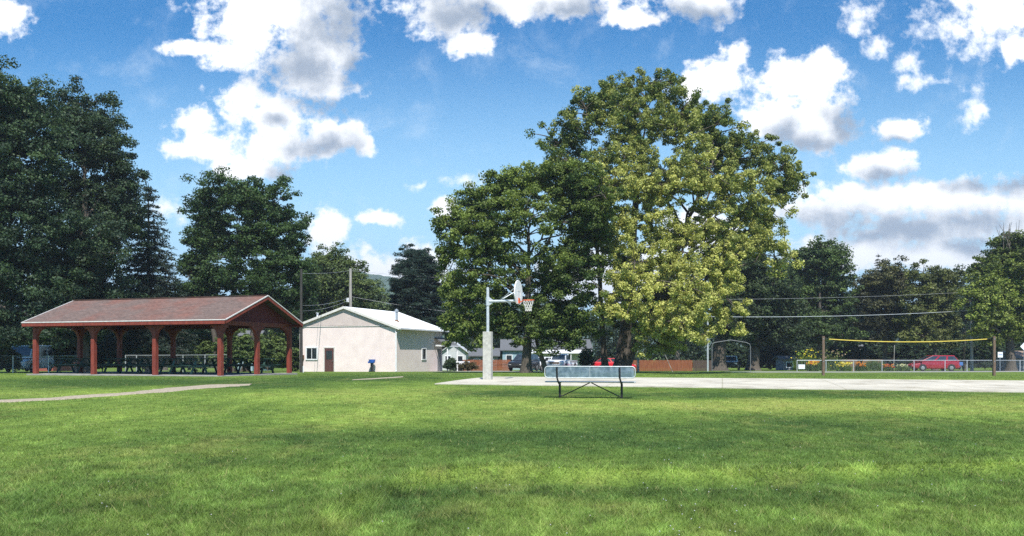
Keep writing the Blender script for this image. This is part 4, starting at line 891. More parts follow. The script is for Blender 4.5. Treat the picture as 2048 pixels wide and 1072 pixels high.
    m = MB(); m.tube([q(t0 + .1, -.05, z0 + .95), q(t0 + .1, -.12, z0 + .95)], .03, 8); m.build('handle', 'chrome', dr)
    m = MB()
    for tt in (t0 - .06, t1 + .06): m.box(q(tt, -.03, (z0 + z1) / 2), (.05, .025, (z1 - z0) / 2), MXb)
    m.box(q((t0 + t1) / 2, -.03, z1 + .05), ((t1 - t0) / 2 + .11, .025, .05), MXb); m.build('door_frame', 'white_trim', root)
    # rusty meter box near left edge
    tm = solve_t(606.5, BC, BU); m = MB(); m.box(q(tm, -.10, WZ(714, 75.6)), (.11, .09, .17), MXb); m.tube([q(tm, -.06, WZ(716, 75.6)), q(tm, -.06, BZ + .1)], .025, 6); m.build('meter_box', 'rust', root)
    # side window
    s0, s1 = solve_t(843, BC, BV), solve_t(852, BC, BV); Dm = BC.y + BV.y * (s0 + s1) / 2; z0, z1 = WZ(720, Dm), WZ(696, Dm); w = MB(); sm = (s0 + s1) / 2; hs = (s1 - s0) / 2
    for a in ((q(-.03, sm, z0 + .04), (.035, hs, .04)), (q(-.03, sm, z1 - .04), (.035, hs, .04)), (q(-.03, sm - hs + .04, (z0 + z1) / 2), (.035, .04, (z1 - z0) / 2 - .08)), (q(-.03, sm + hs - .04, (z0 + z1) / 2), (.035, .04, (z1 - z0) / 2 - .08))): w.box(a[0], a[1], MXb)
    fr = w.build('window', 'white_paint', root); m = MB(); m.box(q(-.012, sm, (z0 + z1) / 2), (.01, hs - .07, (z1 - z0) / 2 - .07), MXb); m.build('pane', 'glass_dark', fr)
    # porch at the far corner
    Dp = BC.y + BV.y * BD; zp = WZ(691, Dp + .6); m = MB()
    a0, a1 = -.02, -1.35; s0, s1 = BD - 1.9, BD + .9
    m.add([q(a0, s0, zp + .75), q(a1, s0, zp), q(a1, s1, zp), q(a0, s1, zp + .75), q(a0, s0, zp + .66), q(a1, s0, zp - .08), q(a1, s1, zp - .08), q(a0, s1, zp + .66)], [(0, 1, 2, 3), (7, 6, 5, 4), (0, 4, 5, 1), (1, 5, 6, 2), (2, 6, 7, 3)]); m.build('porch_roof', 'roof_grey', root)
    m = MB(); m.bar(q(a1 - .02, s0, zp - .08), q(a1 - .02, s1, zp - .08), .05, .14); m.bar(q(a0 - .05, s0 - .02, zp - .02), q(a1, s0 - .02, zp - .06), .04, .14); m.build('porch_fascia', 'white_paint', root)
    for s in (s0 + .15, s1 - .15):
        m = MB(); m.bar(q(a1 + .08, s, BZ - .3), q(a1 + .08, s, zp - .15), .11); m.build('porch_post', 'white_paint', root)
    m = MB(); m.box(q(-.02, BD - .8, BZ + 1.02), (.02, .42, 1.02), MXb); m.build('door', 'house_grey', root)
    # vents
    def slope_pt(t, s): return q(t, s, zroof(t) + .06)
    tv, sv = 1.55, 3.3
    b = slope_pt(tv, sv); m = MB(); m.tube([b - Vector((0, 0, .1)), b + Vector((0, 0, .85))], .12, 12); m.tube([b + Vector((0, 0, .85)), b + Vector((0, 0, 1.0)), b + Vector((0, 0, 1.12))], [.19, .17, .02], 12); m.build('roof_vent', 'galv', root)
    m = MB(); m.tube([b - Vector((0, 0, .08)), b + Vector((0, 0, .1))], [.3, .13], 12); m.build('vent_flashing', 'rust', root)
    b = slope_pt(BW - .85, 1.6); m = MB(); m.tube([b - Vector((0, 0, .1)), b + Vector((0, 0, .75))], .09, 10); m.tube([b + Vector((0, 0, .75)), b + Vector((0, 0, .85))], .15, 10); m.build('roof_vent', 'white_paint', root)
build_building()
def build_fountain():
    t = solve_t(750, BC, BU); p = BP(t, -.55, 0); z = g(p.x, p.y); r = empty('drinking_fountain', (p.x, p.y, z), math.atan2(BV.y, BV.x) - math.pi / 2, 'blue bowl drinking fountain on a dark pedestal by the cream wall', 'fountain')
    m = MB(); m.box((0, 0, .03), (.2, .2, .03)); m.box((0, 0, .4), (.10, .10, .37)); m.build('pedestal', 'black_metal', r, .01)
    m = MB(); m.tube([(0, 0, .70), (0, 0, .78), (0, 0, 1.06), (0, 0, 1.06), (0, 0, .96)], [.12, .25, .30, .26, .15], 16); m.build('bowl', 'blue_plastic', r)
    m = MB(); m.box((-.23, -.02, .82), (.1, .12, .08)); m.build('spout_box', 'blue_plastic', r, .02)
build_fountain()

# ------------------------------------------------------------------ basketball hoop
def build_hoop():
    P = Vector((WX(975.5, 33.5), 33.5, 0)); z = g(P.x, P.y) + .03; ang = math.atan2(E1.y, E1.x)
    root = empty('basketball_hoop', (P.x, P.y, z), ang, 'basketball hoop with fan shaped white backboard on a concrete footed pole', 'hoop')
    m = MB(); m.box((0, 0, .93), (.165, .165, .95)); m.build('concrete_base', 'concrete', root, .02)
    m = MB(); m.tube([(0, 0, 1.8), (0, 0, 3.62)], .058, 16); m.tube([(0, 0, 3.6), (0, 0, 3.63)], [.058, .03], 16); m.build('pole', 'galv_light', root, smooth_=False)
    ah = 3.08; bx = 1.22
    m = MB(); m.tube([(.02, 0, ah), (bx - .05, 0, ah)], .05, 14); m.build('arm', 'galv_light', root)
    m = MB(); m.tube([(0, 0, ah - .17), (0, 0, ah + .17)], .078, 14); m.prism([(.05, -.012, ah + .05), (.22, -.012, ah + .05), (.05, -.012, ah + .17)], (0, 0, 0), (0, .024, 0)); m.prism([(.05, -.012, ah - .05), (.05, -.012, ah - .17), (.22, -.012, ah - .05)], (0, 0, 0), (0, .024, 0)); m.build('bracket', 'galv_light', root)
    for s in (-1, 1):
        m = MB(); m.tube([(.56, 0, ah + .06), (bx - .01, s * .42, ah + .50)], .017, 8); m.build('stay', 'galv_light', root)
    # fan board: local y width, z height
    zb = ah - .13; out = []
    for i in range(13):
        a = R(-8 + i * (196 / 12)); out.append((.66 * math.cos(a), zb + .42 + .52 * math.sin(a)))
    prof = [(-.30, zb), (.30, zb), (.52, zb + .12), (.63, zb + .28)] + out + [(-.63, zb + .28), (-.52, zb + .12)]
    m = MB(); m.prism([(bx, y, zz) for y, zz in prof], (0, 0, 0), (.04, 0, 0)); bb = m.build('backboard', 'white_board', root, .008)
    m = MB(); x = bx + .043
    for (y0, y1, z0, z1) in ((-.28, .28, zb + .50, zb + .54), (-.28, .28, zb + .16, zb + .20), (-.28, -.24, zb + .2, zb + .5), (.24, .28, zb + .2, zb + .5)): m.box((x, (y0 + y1) / 2, (z0 + z1) / 2), (.003, (y1 - y0) / 2, (z1 - z0) / 2))
    m.build('target_square', 'faded_pink', bb)
    m = MB(); m.box((bx + .055, 0, zb + .13), (.015, .10, .10)); m.bar((bx + .05, -.07, zb + .06), (bx + .19, -.04, zb + .13), .02); m.bar((bx + .05, .07, zb + .06), (bx + .19, .04, zb + .13), .02); m.build('rim_mount', 'orange', root)
    rc = bx + .19 + .23; rz_ = zb + .15
    m = MB(); m.tube([(rc + .23 * math.cos(a), .23 * math.sin(a), rz_) for a in [R(k * 15) for k in range(25)]], .013, 8, caps=False); m.build('rim', 'orange', root)
    m = MB(); lev = [(.225, 0), (.185, .12), (.145, .24), (.12, .34), (.125, .43)]
    for k in range(12):
        for sg in (-1, 1):
            pts = []
            for i, (r_, dz) in enumerate(lev):
                a = R(30 * k + sg * 15 * (i % 2)); pts.append((rc + r_ * math.cos(a), r_ * math.sin(a), rz_ - dz))
            m.tube(pts, .0065, 4)
    m.build('net', 'net', root)
build_hoop()

# ------------------------------------------------------------------ bench seen from behind
def build_bench():
    D = 23.3; p = ground_at(1179, 795); x, y = WX(1179, D), D; z = (g(x - 1.2, y + .3) + g(x + 1.2, y - .3)) / 2
    root = empty('park_bench', (x, y, z), math.atan2(E1.y, E1.x) * .78, 'blue grey perforated metal bench with black legs, facing the court', 'bench')
    L = 1.24
    def rr(w, z0, z1, r, yy, th):
        pts = []
        for cx_, cz, a0 in ((w - r, z1 - r, 0), (-w + r, z1 - r, 90), (-w + r, z0 + r, 180), (w - r, z0 + r, 270)):
            for k in range(5): a = R(a0 + k * 22.5); pts.append((cx_ + r * math.cos(a), yy, cz + r * math.sin(a)))
        return pts
    # perforated back: two panels, real holes are finer than a pixel so the sheet is expanded strands
    m = MB()
    for (x0, x1) in ((-L + .03, -.016), (.016, L - .03)):
        nn = 16
        for i in range(nn):
            a0, a1 = x0 + (x1 - x0) * i / nn, x0 + (x1 - x0) * (i + 1) / nn
            e0, e1_ = [max(0, .085 - math.sqrt(max(0, .09 ** 2 - max(0, abs(v) - (L - .09)) ** 2))) for v in (a0, a1)]
            m.add([(a0, 0, .575 + e0), (a1, 0, .575 + e1_), (a1, 0, .885 - e1_), (a0, 0, .885 - e0)], [(0, 1, 2, 3)], [[(a0, .575 + e0), (a1, .575 + e1_), (a1, .885 - e1_), (a0, .885 - e0)]])
    m.build('backrest', 'perforated', root, solid=.004)
    m = MB(); P = rr(L, .575, .885, .09, 0, 0); m.tube(P + [P[0]], .014, 8, caps=False); m.build('back_rim', 'galv_light', root); m = MB(); m.bar((0, 0, .585), (0, 0, .875), .03, .02, up=(0, 1, 0)); m.build('centre_strip', 'galv', root)
    m = MB()
    for j in range(8): m.bar((-L + .02, .13 + j * .045, .462), (L - .02, .13 + j * .045, .462), .026, .006)
    for i in range(40): xx = -L + .03 + i * (2 * L - .06) / 39; m.bar((xx, .12, .458), (xx, .46, .458), .01, .006)
    m.build('seat', 'bench_blue', root)
    m = MB(); P = [(-L, .11, .455), (L, .11, .455), (L, .48, .455), (-L, .48, .455), (-L, .11, .455)]; m.tube(P, .016, 8); m.build('seat_rim', 'galv', root)
    for s in (-1, 1):
        xx = s * .86
        m = MB(); m.tube([(xx, .30, 0.0), (xx, .30, .40)], .032, 12); m.build('leg', 'black_metal', root)
        m = MB(); m.tube([(xx, .46, .425), (xx, .12, .415), (xx, .05, .43), (xx - .01, .0, .48), (xx - .03, -.03, .56), (xx - .04, -.03, .86)], .024, 10); m.build('back_support', 'black_metal', root)
        m = MB(); m.tube([(s * .02, .30, .43), (s * .76, .30, .07), (xx, .30, .05)], .015, 8); m.build('cross_brace', 'black_metal', root)
build_bench()

# ------------------------------------------------------------------ volleyball posts and net tape
def build_volleyball():
    D = 53; xs = []
    for px, lb in ((1646.5, 'brown wooden volleyball post left of the yellow net tape'), (1988, 'brown wooden volleyball post right of the yellow net tape')):
        x = WX(px, D); z = g(x, D); top = WZ(672.5, D); r = empty('volleyball_post', (x, D, z), 0, lb, 'post', 'volleyball posts')
        m = MB(); m.box((0, 0, (top - z) / 2 - .1), (.075, .075, (top - z) / 2 + .1)); m.build('timber', 'wood_post', r, .012)
        m = MB(); m.tube([(0, -.09, top - z - .17), (0, -.06, top - z - .17)], .03, 8); m.tube([(0, -.085, .9), (0, -.06, .9)], .03, 8); m.build('eye_bolt', 'galv', r); xs.append((x, top))
    pts = []; x0, x1 = WX(1658, D), WX(1974, D)
    for i in range(25):
        t = i / 24; px = x0 + (x1 - x0) * t; zz = WZ(678, D) - 4 * .175 * t * (1 - t); pts.append((px, D, zz))
    c = empty('volleyball_net', (0, 0, 0), 0, 'yellow volleyball net tape sagging between two wooden posts', 'net')
    m = MB()
    for a, b in zip(pts[:-1], pts[1:]): m.bar(a, b, .02, .05)
    m.build('tape', 'yellow_tape', c)
    m = MB(); m.tube([(xs[0][0] + .07, D, xs[0][1] - .10), pts[0]], .012, 5); m.tube([(xs[1][0] - .07, D, xs[1][1] - .08), pts[-1]], .012, 5); m.build('tie_cord', 'wire_dark', c)
build_volleyball()

# ------------------------------------------------------------------ poles and wires
def wire(label, a, b, sag, r=.02, mat='wire'):
    a, b = Vector(a), Vector(b); m = MB(); pts = []
    for i in range(15): t = i / 14; p = a.lerp(b, t); p.z -= 4 * sag * t * (1 - t); pts.append(p)
    m.tube(pts, r, 5); o = m.build('overhead_wire', mat); tag(o, label, 'wire', 'overhead wires'); return o
def pt(px, py, D): return Vector((WX(px, D), D, WZ(py, D)))
def build_poles():
    D = 90; x = WX(701, D); z = g(x, D); r = empty('utility_pole', (x, D, z), 0, 'pale wooden utility pole rising behind the white roof ridge', 'pole', 'utility poles')
    m = MB(); m.tube([(0, 0, -.2), (0, 0, WZ(537, D) - z)], [.2, .13], 12); m.build('shaft', 'wood_pole', r)
    m = MB(); m.tube([(-.28, -.1, WZ(604, D) - z), (-.28, -.1, WZ(596, D) - z)], .14, 10); m.build('insulator', 'white_paint', r)
    D2 = 67; x2 = WX(602.5, D2); z2 = g(x2, D2); r = empty('utility_pole', (x2, D2, z2), 0, 'slim dark pole between the shelter corner and the cream building', 'pole', 'utility poles')
    m = MB(); m.tube([(0, 0, -.2), (0, 0, WZ(538, D2) - z2)], [.13, .09], 10); m.build('shaft', 'wood_pole_dark', r)
    m = MB(); m.tube([(.16, 0, 0), (.16, 0, .5)], .04, 8); m.build('conduit', 'white_paint', r)
    wire('thin wire from the dark pole to the top of the pale pole', pt(602.5, 547, D2), pt(701, 541, D), .1, .012)
    wire('service wire from the pale pole leftwards, the upper one', pt(701, 594, D), pt(602.5, 611, D2), .25, .014)
    wire('service wire from the pale pole leftwards, the lower one', pt(701, 598, D), pt(602.5, 622, D2), .3, .012)
    wire('wire running right from the top of the pale pole', pt(701, 541, D), pt(1100, 556, 92), .4, .012)
    wire('wire crossing behind the white roof towards the trees', pt(701, 593, D), pt(1100, 640, 92), .4, .016)
    D3 = 94; x3 = WX(1944, D3); z3 = g(x3, D3); r = empty('utility_pole', (x3, D3, z3), 0, 'grey utility pole standing in the foliage near the right volleyball post', 'pole', 'utility poles')
    m = MB(); m.tube([(0, 0, -.2), (-.15, 0, WZ(565, D3) - z3)], [.17, .11], 12); m.build('shaft', 'wood_pole', r)
    m = MB(); m.bar((-.55, 0, WZ(572, D3) - z3), (.3, 0, WZ(572, D3) - z3), .1); m.build('cross_arm', 'wood_pole', r)
    wire('thick pale cable crossing the dark trees to the right pole', pt(1380, 633, 82), pt(1941, 621, D3), .28, .026, 'galv_light')
    wire('thin cable above the thick one in front of the dark trees', pt(1380, 599, 84), pt(1941, 584, D3), .2, .014)
    # flood light or flag pole
    D4 = 88; x4 = WX(1415.5, D4); z4 = g(x4, D4); m = MB(); m.tube([(x4, D4, z4 - .2), (x4, D4, WZ(640, D4))], .085, 10); tag(m.build('metal_pole', 'galv_light'), 'straight pale metal pole right of the yellow maple foliage', 'pole')
    D5 = 92; m = MB()
    xl, xr = WX(1424, D5), WX(1501, D5); zt = WZ(684, D5)
    m.tube([(xl, D5, g(xl, D5) - .1), (xl, D5, WZ(692, D5)), (xl + .08, D5, WZ(687.5, D5)), (xl + .3, D5, WZ(685, D5)), (WX(1462, D5), D5, WZ(680, D5)), (WX(1492, D5), D5, WZ(685, D5)), (xr - .1, D5, WZ(688, D5)), (xr, D5, WZ(693, D5)), (xr, D5, g(xr, D5) - .1)], .042, 8)
    tag(m.build('pipe_frame', 'pipe_grey'), 'tall bent grey pipe frame in the shade before two thick trunks', 'frame')
    D6 = 80; x6 = WX(1276, D6); z6 = g(x6, D6); m = MB(); m.tube([(x6, D6, z6 - .1), (x6, D6, WZ(706, D6)), (x6 + .02, D6, WZ(701, D6))], [.13, .12, .05], 10); m.bar((x6 - .2, D6, WZ(712, D6)), (x6 + .2, D6, WZ(712, D6)), .07); tag(m.build('wooden_post', 'wood_pole'), 'short pale post in front of the orange board fence', 'post')
    m = MB(); m.tube([(WX(1346, D6), D6, g(WX(1346, D6), D6) - .05), (WX(1330, D6), D6 + .3, WZ(707, D6))], .03, 6); tag(m.build('leaning_pole', 'wood_pole'), 'thin pale pole leaning left before the orange fence', 'pole')
    for (px, pyt, D, r_, mt, nm, lb) in ((1789, 690, 92, .035, 'wood_pole', 'garden_stake', 'thin leaning stake behind the garden flowers'), (1929, 692, 93, .09, 'wood_brown', 'wooden_post', 'brown post behind the fence left of the grey utility pole')):
        x = WX(px, D); m = MB(); m.tube([(x - .1, D, g(x, D) - .1), (x, D, WZ(pyt, D))], r_, 8); tag(m.build(nm, mt), lb, 'stake' if r_ < .05 else 'post')
build_poles()

# ------------------------------------------------------------------ fences
def chain_fence(label, pts, h, post_px=None, mid=None, group=None, pm='galv_light', rm='galv'):
    """pts world polyline; posts at given points"""
    r = empty('chain_link_fence', (pts[0][0], pts[0][1], g(*pts[0])), 0, label, 'fence', group); O = Vector(r.location)
    for (x, y) in post_px:
        z = g(x, y); m = MB(); m.tube([Vector((x, y, z - .1)) - O, Vector((x, y, z + h + .03)) - O], .035, 8); m.build('post', pm, r)
    m = MB(); m2 = MB(); u = 0
    for (a, b) in zip(pts[:-1], pts[1:]):
        n = max(1, int(math.hypot(b[0] - a[0], b[1] - a[1]) / 3))
        for i in range(n):
            p = [a[0] + (b[0] - a[0]) * i / n, a[1] + (b[1] - a[1]) * i / n]; q = [a[0] + (b[0] - a[0]) * (i + 1) / n, a[1] + (b[1] - a[1]) * (i + 1) / n]
            zp, zq = g(*p), g(*q); P = Vector((*p, zp)) - O; Q = Vector((*q, zq)) - O; w = (Q - P).length; H = Vector((0, 0, h)); up = Vector((0, 0, .03))
            m.add([P + up, Q + up, Q + H, P + H], [(0, 1, 2, 3)], [[(u, 0), (u + w, 0), (u + w, h), (u, h)]]); u += w
            m2.tube([P + H, Q + H], .024, 6)
    m.build('wire_mesh', 'chain_link', r); m2.build('top_rail', rm, r)
def build_fences():
    D = 85; P = [WX(px, D) for px in (1594, 1652, 1707, 1764, 1828, 1890, 1934, 1985, 2040, 2095)]
    chain_fence('long chain link fence in front of the flower garden and red minivan', [(P[0], D), (P[-1], D)], 1.12, [(x, D) for x in P])
    D = 62; P = [WX(px, D) for px in (-90, -35, 26, 97, 161)]
    chain_fence('chain link fence at the left edge behind the shelter', [(P[0], D), (P[-1], D)], 1.25, [(x, D) for x in P])
    P = [(WX(251, 63), 63), (WX(273, 63), 63), (WX(366, 62), 62), (WX(410, 61), 61), (WX(457, 60), 60)]
    chain_fence('chain link fence seen through the shelter behind the tables', P, 1.3, P, pm='wire', rm='wire')
    def board_fence(label, x0, x1, D, h, mat, n):
        xa, xb = WX(x0, D), WX(x1, D); r = empty('board_fence', (xa, D, g(xa, D)), 0, label, 'fence'); O = Vector(r.location)
        m = MB(); w = (xb - xa) / n
        for i in range(n):
            x = xa + (i + .5) * w; z = g(x, D); m.box(Vector((x, D, z + h / 2 + random.uniform(-.02, .02))) - O, (w / 2 - .008, .012, h / 2))
        m.build('boards', mat, r); m = MB()
        for zz in (.35, h - .3): m.bar(Vector((xa, D + .04, g(xa, D) + zz)) - O, Vector((xb, D + .04, g(xb, D) + zz)) - O, .05, .09)
        m.build('rail', mat, r)
    board_fence('orange brown board fence seen left of the black car', 925, 1022, 95, 1.25, 'fence_wood', 40)
    board_fence('long orange brown board fence right of the maple trunk', 1262, 1385, 93, 1.2, 'fence_wood', 52)
    board_fence('weathered dark board fence at the end of the orange one', 1386, 1424, 95, 1.2, 'fence_wood_old', 18)
build_fences()

# ------------------------------------------------------------------ flower garden
def flower_clump(label, px, D, hw, top, cols, c1=(.12, .20, .04), n=220, cat='flowers'):
    x = WX(px, D); z = g(x, D); r = empty('flower_clump', (x, D, z), 0, label, cat, 'flower clumps in the garden behind the fence'); k = D / F; W = hw * k; H = WZ(top, D) - z
    m = max(n * 12, 500); a = rng.uniform(0, 6.283, m); rr = np.sqrt(rng.random(m)) * W; bx, by = rr * np.cos(a), rr * np.sin(a) * .7
    h = H * rng.uniform(.45, .9, m) * (1 - .35 * (rr / W) ** 2); w = .05; la = rng.uniform(0, 6.283, m); le = h * rng.uniform(.1, .5, m); wa = rng.uniform(0, 3.14, m)
    V = np.empty((m, 3, 3)); V[:, 0] = np.c_[bx - w * np.cos(wa), by - w * np.sin(wa), h * .1]; V[:, 1] = np.c_[bx + w * np.cos(wa), by + w * np.sin(wa), h * .1]; V[:, 2] = np.c_[bx + le * np.cos(la), by + le * np.sin(la), h]
    C = np.repeat(np.array(c1)[None] * rng.uniform(.35, 1.3, (m, 1)), 3, 0); np_mesh('foliage', V.reshape(-1, 3), 3, 'leaf', C, r)
    if cols is not None:
        cen = np.c_[rng.normal(size=n) * W * .5, rng.normal(size=n) * W * .35, H * rng.uniform(.55, 1.0, n)]; cc = np.array(cols)
        cf = lambda ci, nn: cc[ci % len(cc)] * rng.uniform(.8, 1.2, (nn, 1))
        V, C = leaves(cen, np.full(n, .09), 7, .12, cf, .8, .4, .8); np_mesh('flowers', V, 4, 'petal', C, r)
OR, YE, RD = (.75, .30, .03), (.80, .66, .05), (.60, .10, .04)
for a in [('orange daylilies just right of the white fence sign', 1626, 88, 11, 722, [OR, YE], (.08, .14, .03), 70), ('bright yellow flowers between the first two right fence posts', 1688, 88, 14, 724, [YE, YE, (.85, .8, .3)], (.12, .2, .03), 90), ('small orange flowers beside the yellow clump', 1720, 89, 9, 724, [OR], (.08, .13, .03), 40),
          ('tall leafy plants with yellow heads at the left end of the garden', 1612, 91, 26, 696, [YE, (.3, .4, .06)], (.13, .20, .04), 50), ('tall leafy plants behind the left volleyball post', 1662, 92, 30, 700, [(.4, .3, .2), (.25, .3, .08)], (.10, .16, .035), 60),
          ('feathery green plant in the middle of the garden', 1748, 90, 20, 713, None, (.13, .20, .06), 90), ('red and orange flowers left of the minivan', 1775, 88, 12, 728, [RD, OR], (.08, .13, .03), 40), ('low greenery with pale flowers at the minivan bonnet', 1805, 87, 14, 728, [(.7, .7, .4)], (.12, .19, .04), 26)]:
    flower_clump(*a)
def garden_box(label, px0, px1, D, pyt):
    xa, xb = WX(px0, D), WX(px1, D); xm = (xa + xb) / 2; z = g(xm, D); r = empty('raised_bed', (xm, D, z), 0, label, 'garden bed', 'raised beds'); h = WZ(pyt, D) - z; w = (xb - xa) / 2
    m = MB()
    for s in (-1, 1): m.box((0, s * .5, h / 2), (w, .03, h / 2)); m.box((s * (w - .03), 0, h / 2), (.03, .465, h / 2 - .005))
    m.build('boards', 'wood_brown', r); m = MB(); m.box((0, 0, h * .42), (w - .07, .46, h * .42)); m.build('soil', 'wood_brown', r)
garden_box('grey raised garden bed behind the yellow flowers', 1680, 1711, 97, 719); garden_box('grey raised garden bed left of the minivan', 1722, 1762, 98, 719)

# ------------------------------------------------------------------ signs
def sign(label, px, D, py0, py1, w_px, mat, post=True, dark=None):
    x = WX(px, D); z = g(x, D); r = empty('sign', (x, D, z), 0, label, 'sign'); z1, z0 = WZ(py0, D) - z, WZ(py1, D) - z; w = w_px * D / F / 2
    m = MB(); m.box((0, -.05, (z0 + z1) / 2), (w, .012, (z1 - z0) / 2)); s = m.build('panel', mat, r, .01)
    if dark:
        m = MB()
        for i in range(dark): zz = z1 - (z1 - z0) * (i + 1) / (dark + 1); m.box((0, -.065, zz), (w * .7, .003, (z1 - z0) * .06))
        m.build('printing', 'sign_blue', s)
    if post: m = MB(); m.tube([(0, 0, -.05), (0, 0, z1)], .03, 8); m.build('post', 'galv', r)
sign('small white notice on the left end of the chain link fence', 1603, 84.9, 729, 738, 13, 'sign_white', False)
sign('small square white sign on a thin post right of the volleyball court', 2000, 84, 704, 715, 10, 'sign_white', True, 1)
sign('small blue and white sign low behind the fence near the grey pole', 1922, 88, 724, 731, 7, 'sign_blue', True); 
def diamond():
    D = 88; x = WX(2048, D); z = g(x, D); zz = WZ(693, D) - z; r = empty('sign', (x, D, z), 0, 'pale diamond sign cut by the right edge of the view', 'sign'); a = .42
    m = MB(); m.prism([(0, -.05, zz - a), (a, -.05, zz), (0, -.05, zz + a), (-a, -.05, zz)], (0, 0, 0), (0, .02, 0)); m.build('panel', 'sign_white', r); m = MB(); m.tube([(0, 0, -.05), (0, 0, zz)], .035, 8); m.build('post', 'galv', r)
diamond()

# ------------------------------------------------------------------ vehicles (x forward)
def lerp3(a, b, t): return Vector(a).lerp(Vector(b), t)
def patch(c4, u0, u1, v0, v1, off):
    a, b, c, d = map(Vector, c4); n = (b - a).cross(d - a).normalized()
    P = lambda u, v: (a.lerp(b, u)).lerp(d.lerp(c, u), v) + n * off
    return [P(u0, v0), P(u1, v0), P(u1, v1), P(u0, v1)], n
def car(name, label, cat, pos, heading, paint, stations, cabin, wheels, wr=.33, hw=.88, roof_paint=None, split=(0, .48, 1), grille=None, lamps=((.62, .70), (.30,)), extra=None, glass='glass_car', lamp_h=.62):
    x, y = pos; z = g(x, y) + .03; root = empty(name, (x, y, z), math.atan2(heading[1], heading[0]), label, cat)
    m = MB(); n = len(stations); vs = []
    for (sx, zb, zt, w) in stations:
        for (yy, zz) in ((-w * .94, zb), (-w, zb + .14), (-w, (zb + zt) / 2 + .05), (-w * .965, zt - .07), (-w * .88, zt), (w * .88, zt), (w * .965, zt - .07), (w, (zb + zt) / 2 + .05), (w, zb + .14), (w * .94, zb)): vs.append((sx, yy, zz))
    fs = [(i * 10 + k, i * 10 + (k + 1) % 10, (i + 1) * 10 + (k + 1) % 10, (i + 1) * 10 + k) for i in range(n - 1) for k in range(10)] + [tuple(range(10))[::-1], tuple(range((n - 1) * 10, n * 10))]
    m.add(vs, [f[::-1] for f in fs]); body = m.build('body', paint, root, .03, smooth_=False)
    (x0, x1, x2, x3, zb, zr, wb, wt) = cabin   # rear base, rear top, front top, front base
    rb, rt, ft, fb = [lambda s, X=X, Z=Z, W_=W_: Vector((X, s * W_, Z)) for X, Z, W_ in ((x0, zb, wb), (x1, zr, wt), (x2, zr, wt), (x3, zb, wb))]
    m = MB(); V = [rb(-1), fb(-1), ft(-1), rt(-1), rb(1), fb(1), ft(1), rt(1)]
    m.add(V, [(0, 1, 2, 3), (7, 6, 5, 4), (3, 2, 6, 7), (1, 5, 6, 2), (4, 0, 3, 7)]); m.build('cabin', roof_paint or paint, root, .04)
    for i in range(len(split) - 1):
        a, b = split[i], split[i + 1]
        for c4, u0, u1 in (((rb(-1), fb(-1), ft(-1), rt(-1)), a, b), ((fb(1), rb(1), rt(1), ft(1)), 1 - b, 1 - a)):
            P, _ = patch(c4, u0 + .03, u1 - .03, .14, .86, .008); m = MB(); m.add(P, [(0, 1, 2, 3)]); m.build('side_window', glass, root)
    m = MB(); P, _ = patch((fb(-1), fb(1), ft(1), ft(-1)), .07, .93, .12, .9, .008); m.add(P, [(0, 1, 2, 3)]); m.build('windscreen', glass, root)
    m = MB(); P, _ = patch((rb(1), rb(-1), rt(-1), rt(1)), .08, .92, .15, .88, .008); m.add(P, [(0, 1, 2, 3)]); m.build('rear_window', glass, root)
    for wx in wheels:
        for s in (-1, 1):
            m = MB(); c = Vector((wx, s * (hw - .12), wr)); m.tube([c, c + Vector((0, s * .11, 0)), c + Vector((0, s * .125, 0)), c + Vector((0, s * .128, 0))], [wr, wr, wr * .93, wr * .62], 20)
            w = m.build('wheel', 'tyre', root); m = MB(); m.tube([c + Vector((0, s * .125, 0)), c + Vector((0, s * .14, 0)), c + Vector((0, s * .15, 0))], [wr * .6, wr * .55, wr * .15], 14); m.build('rim', 'rim_metal', w)
            m = MB(); pts = []
            for k in range(11): a = R(180 * k / 10); pts.append((wx + (wr + .07) * math.cos(a), s * (hw + .004), wr + .01 + (wr + .05) * math.sin(a)))
            pts += [(wx - wr - .07, s * (hw + .004), .24), (wx + wr + .07, s * (hw + .004), .24)]
            m.prism(pts, (0, 0, 0), (0, -s * .02, 0)); m.build('wheel_arch', 'tyre', root)
    xf = stations[-1][0]; xr = stations[0][0]; wf = stations[-1][3]
    for s in (-1, 1):
        m = MB(); m.box((xf + .006, s * wf * .74, lamp_h), (.02, .13, .075)); m.build('headlight', 'lamp_glass', root, .01)
        m = MB(); m.box((xr - .006, s * stations[0][3] * .84, lamp_h + .12), (.02, .09, .13)); m.build('tail_light', 'lamp_red', root, .01)
        m = MB(); m.box((x3 - .12, s * (wb + .13), zb + .06), (.07, .10, .065)); m.build('mirror', paint, root, .02)
    m = MB(); m.box((xf + .05, 0, stations[-1][1] + .17), (.07, wf * .98, .075)); m.build('bumper', 'chrome' if grille == 'chrome' else paint, root, .02)
    m = MB(); m.box((xr - .05, 0, stations[0][1] + .17), (.07, stations[0][3] * .98, .075)); m.build('bumper', 'chrome' if grille == 'chrome' else paint, root, .02)
    m = MB()
    if grille == 'chrome':
        for k in range(4): m.box((xf + .012, 0, lamp_h - .08 + k * .055), (.014, wf * .56, .014))
        for k in range(7): m.box((xf + .01, -wf * .54 + k * wf * .18, lamp_h), (.012, .012, .10))
        m.build('grille', 'wood_brown', root)
    else:
        for k in range(3): m.box((xf + .008, 0, lamp_h - .12 + k * .05), (.012, wf * .45, .015))
        m.build('grille', 'tyre', root)
    if extra: extra(root)
    return root
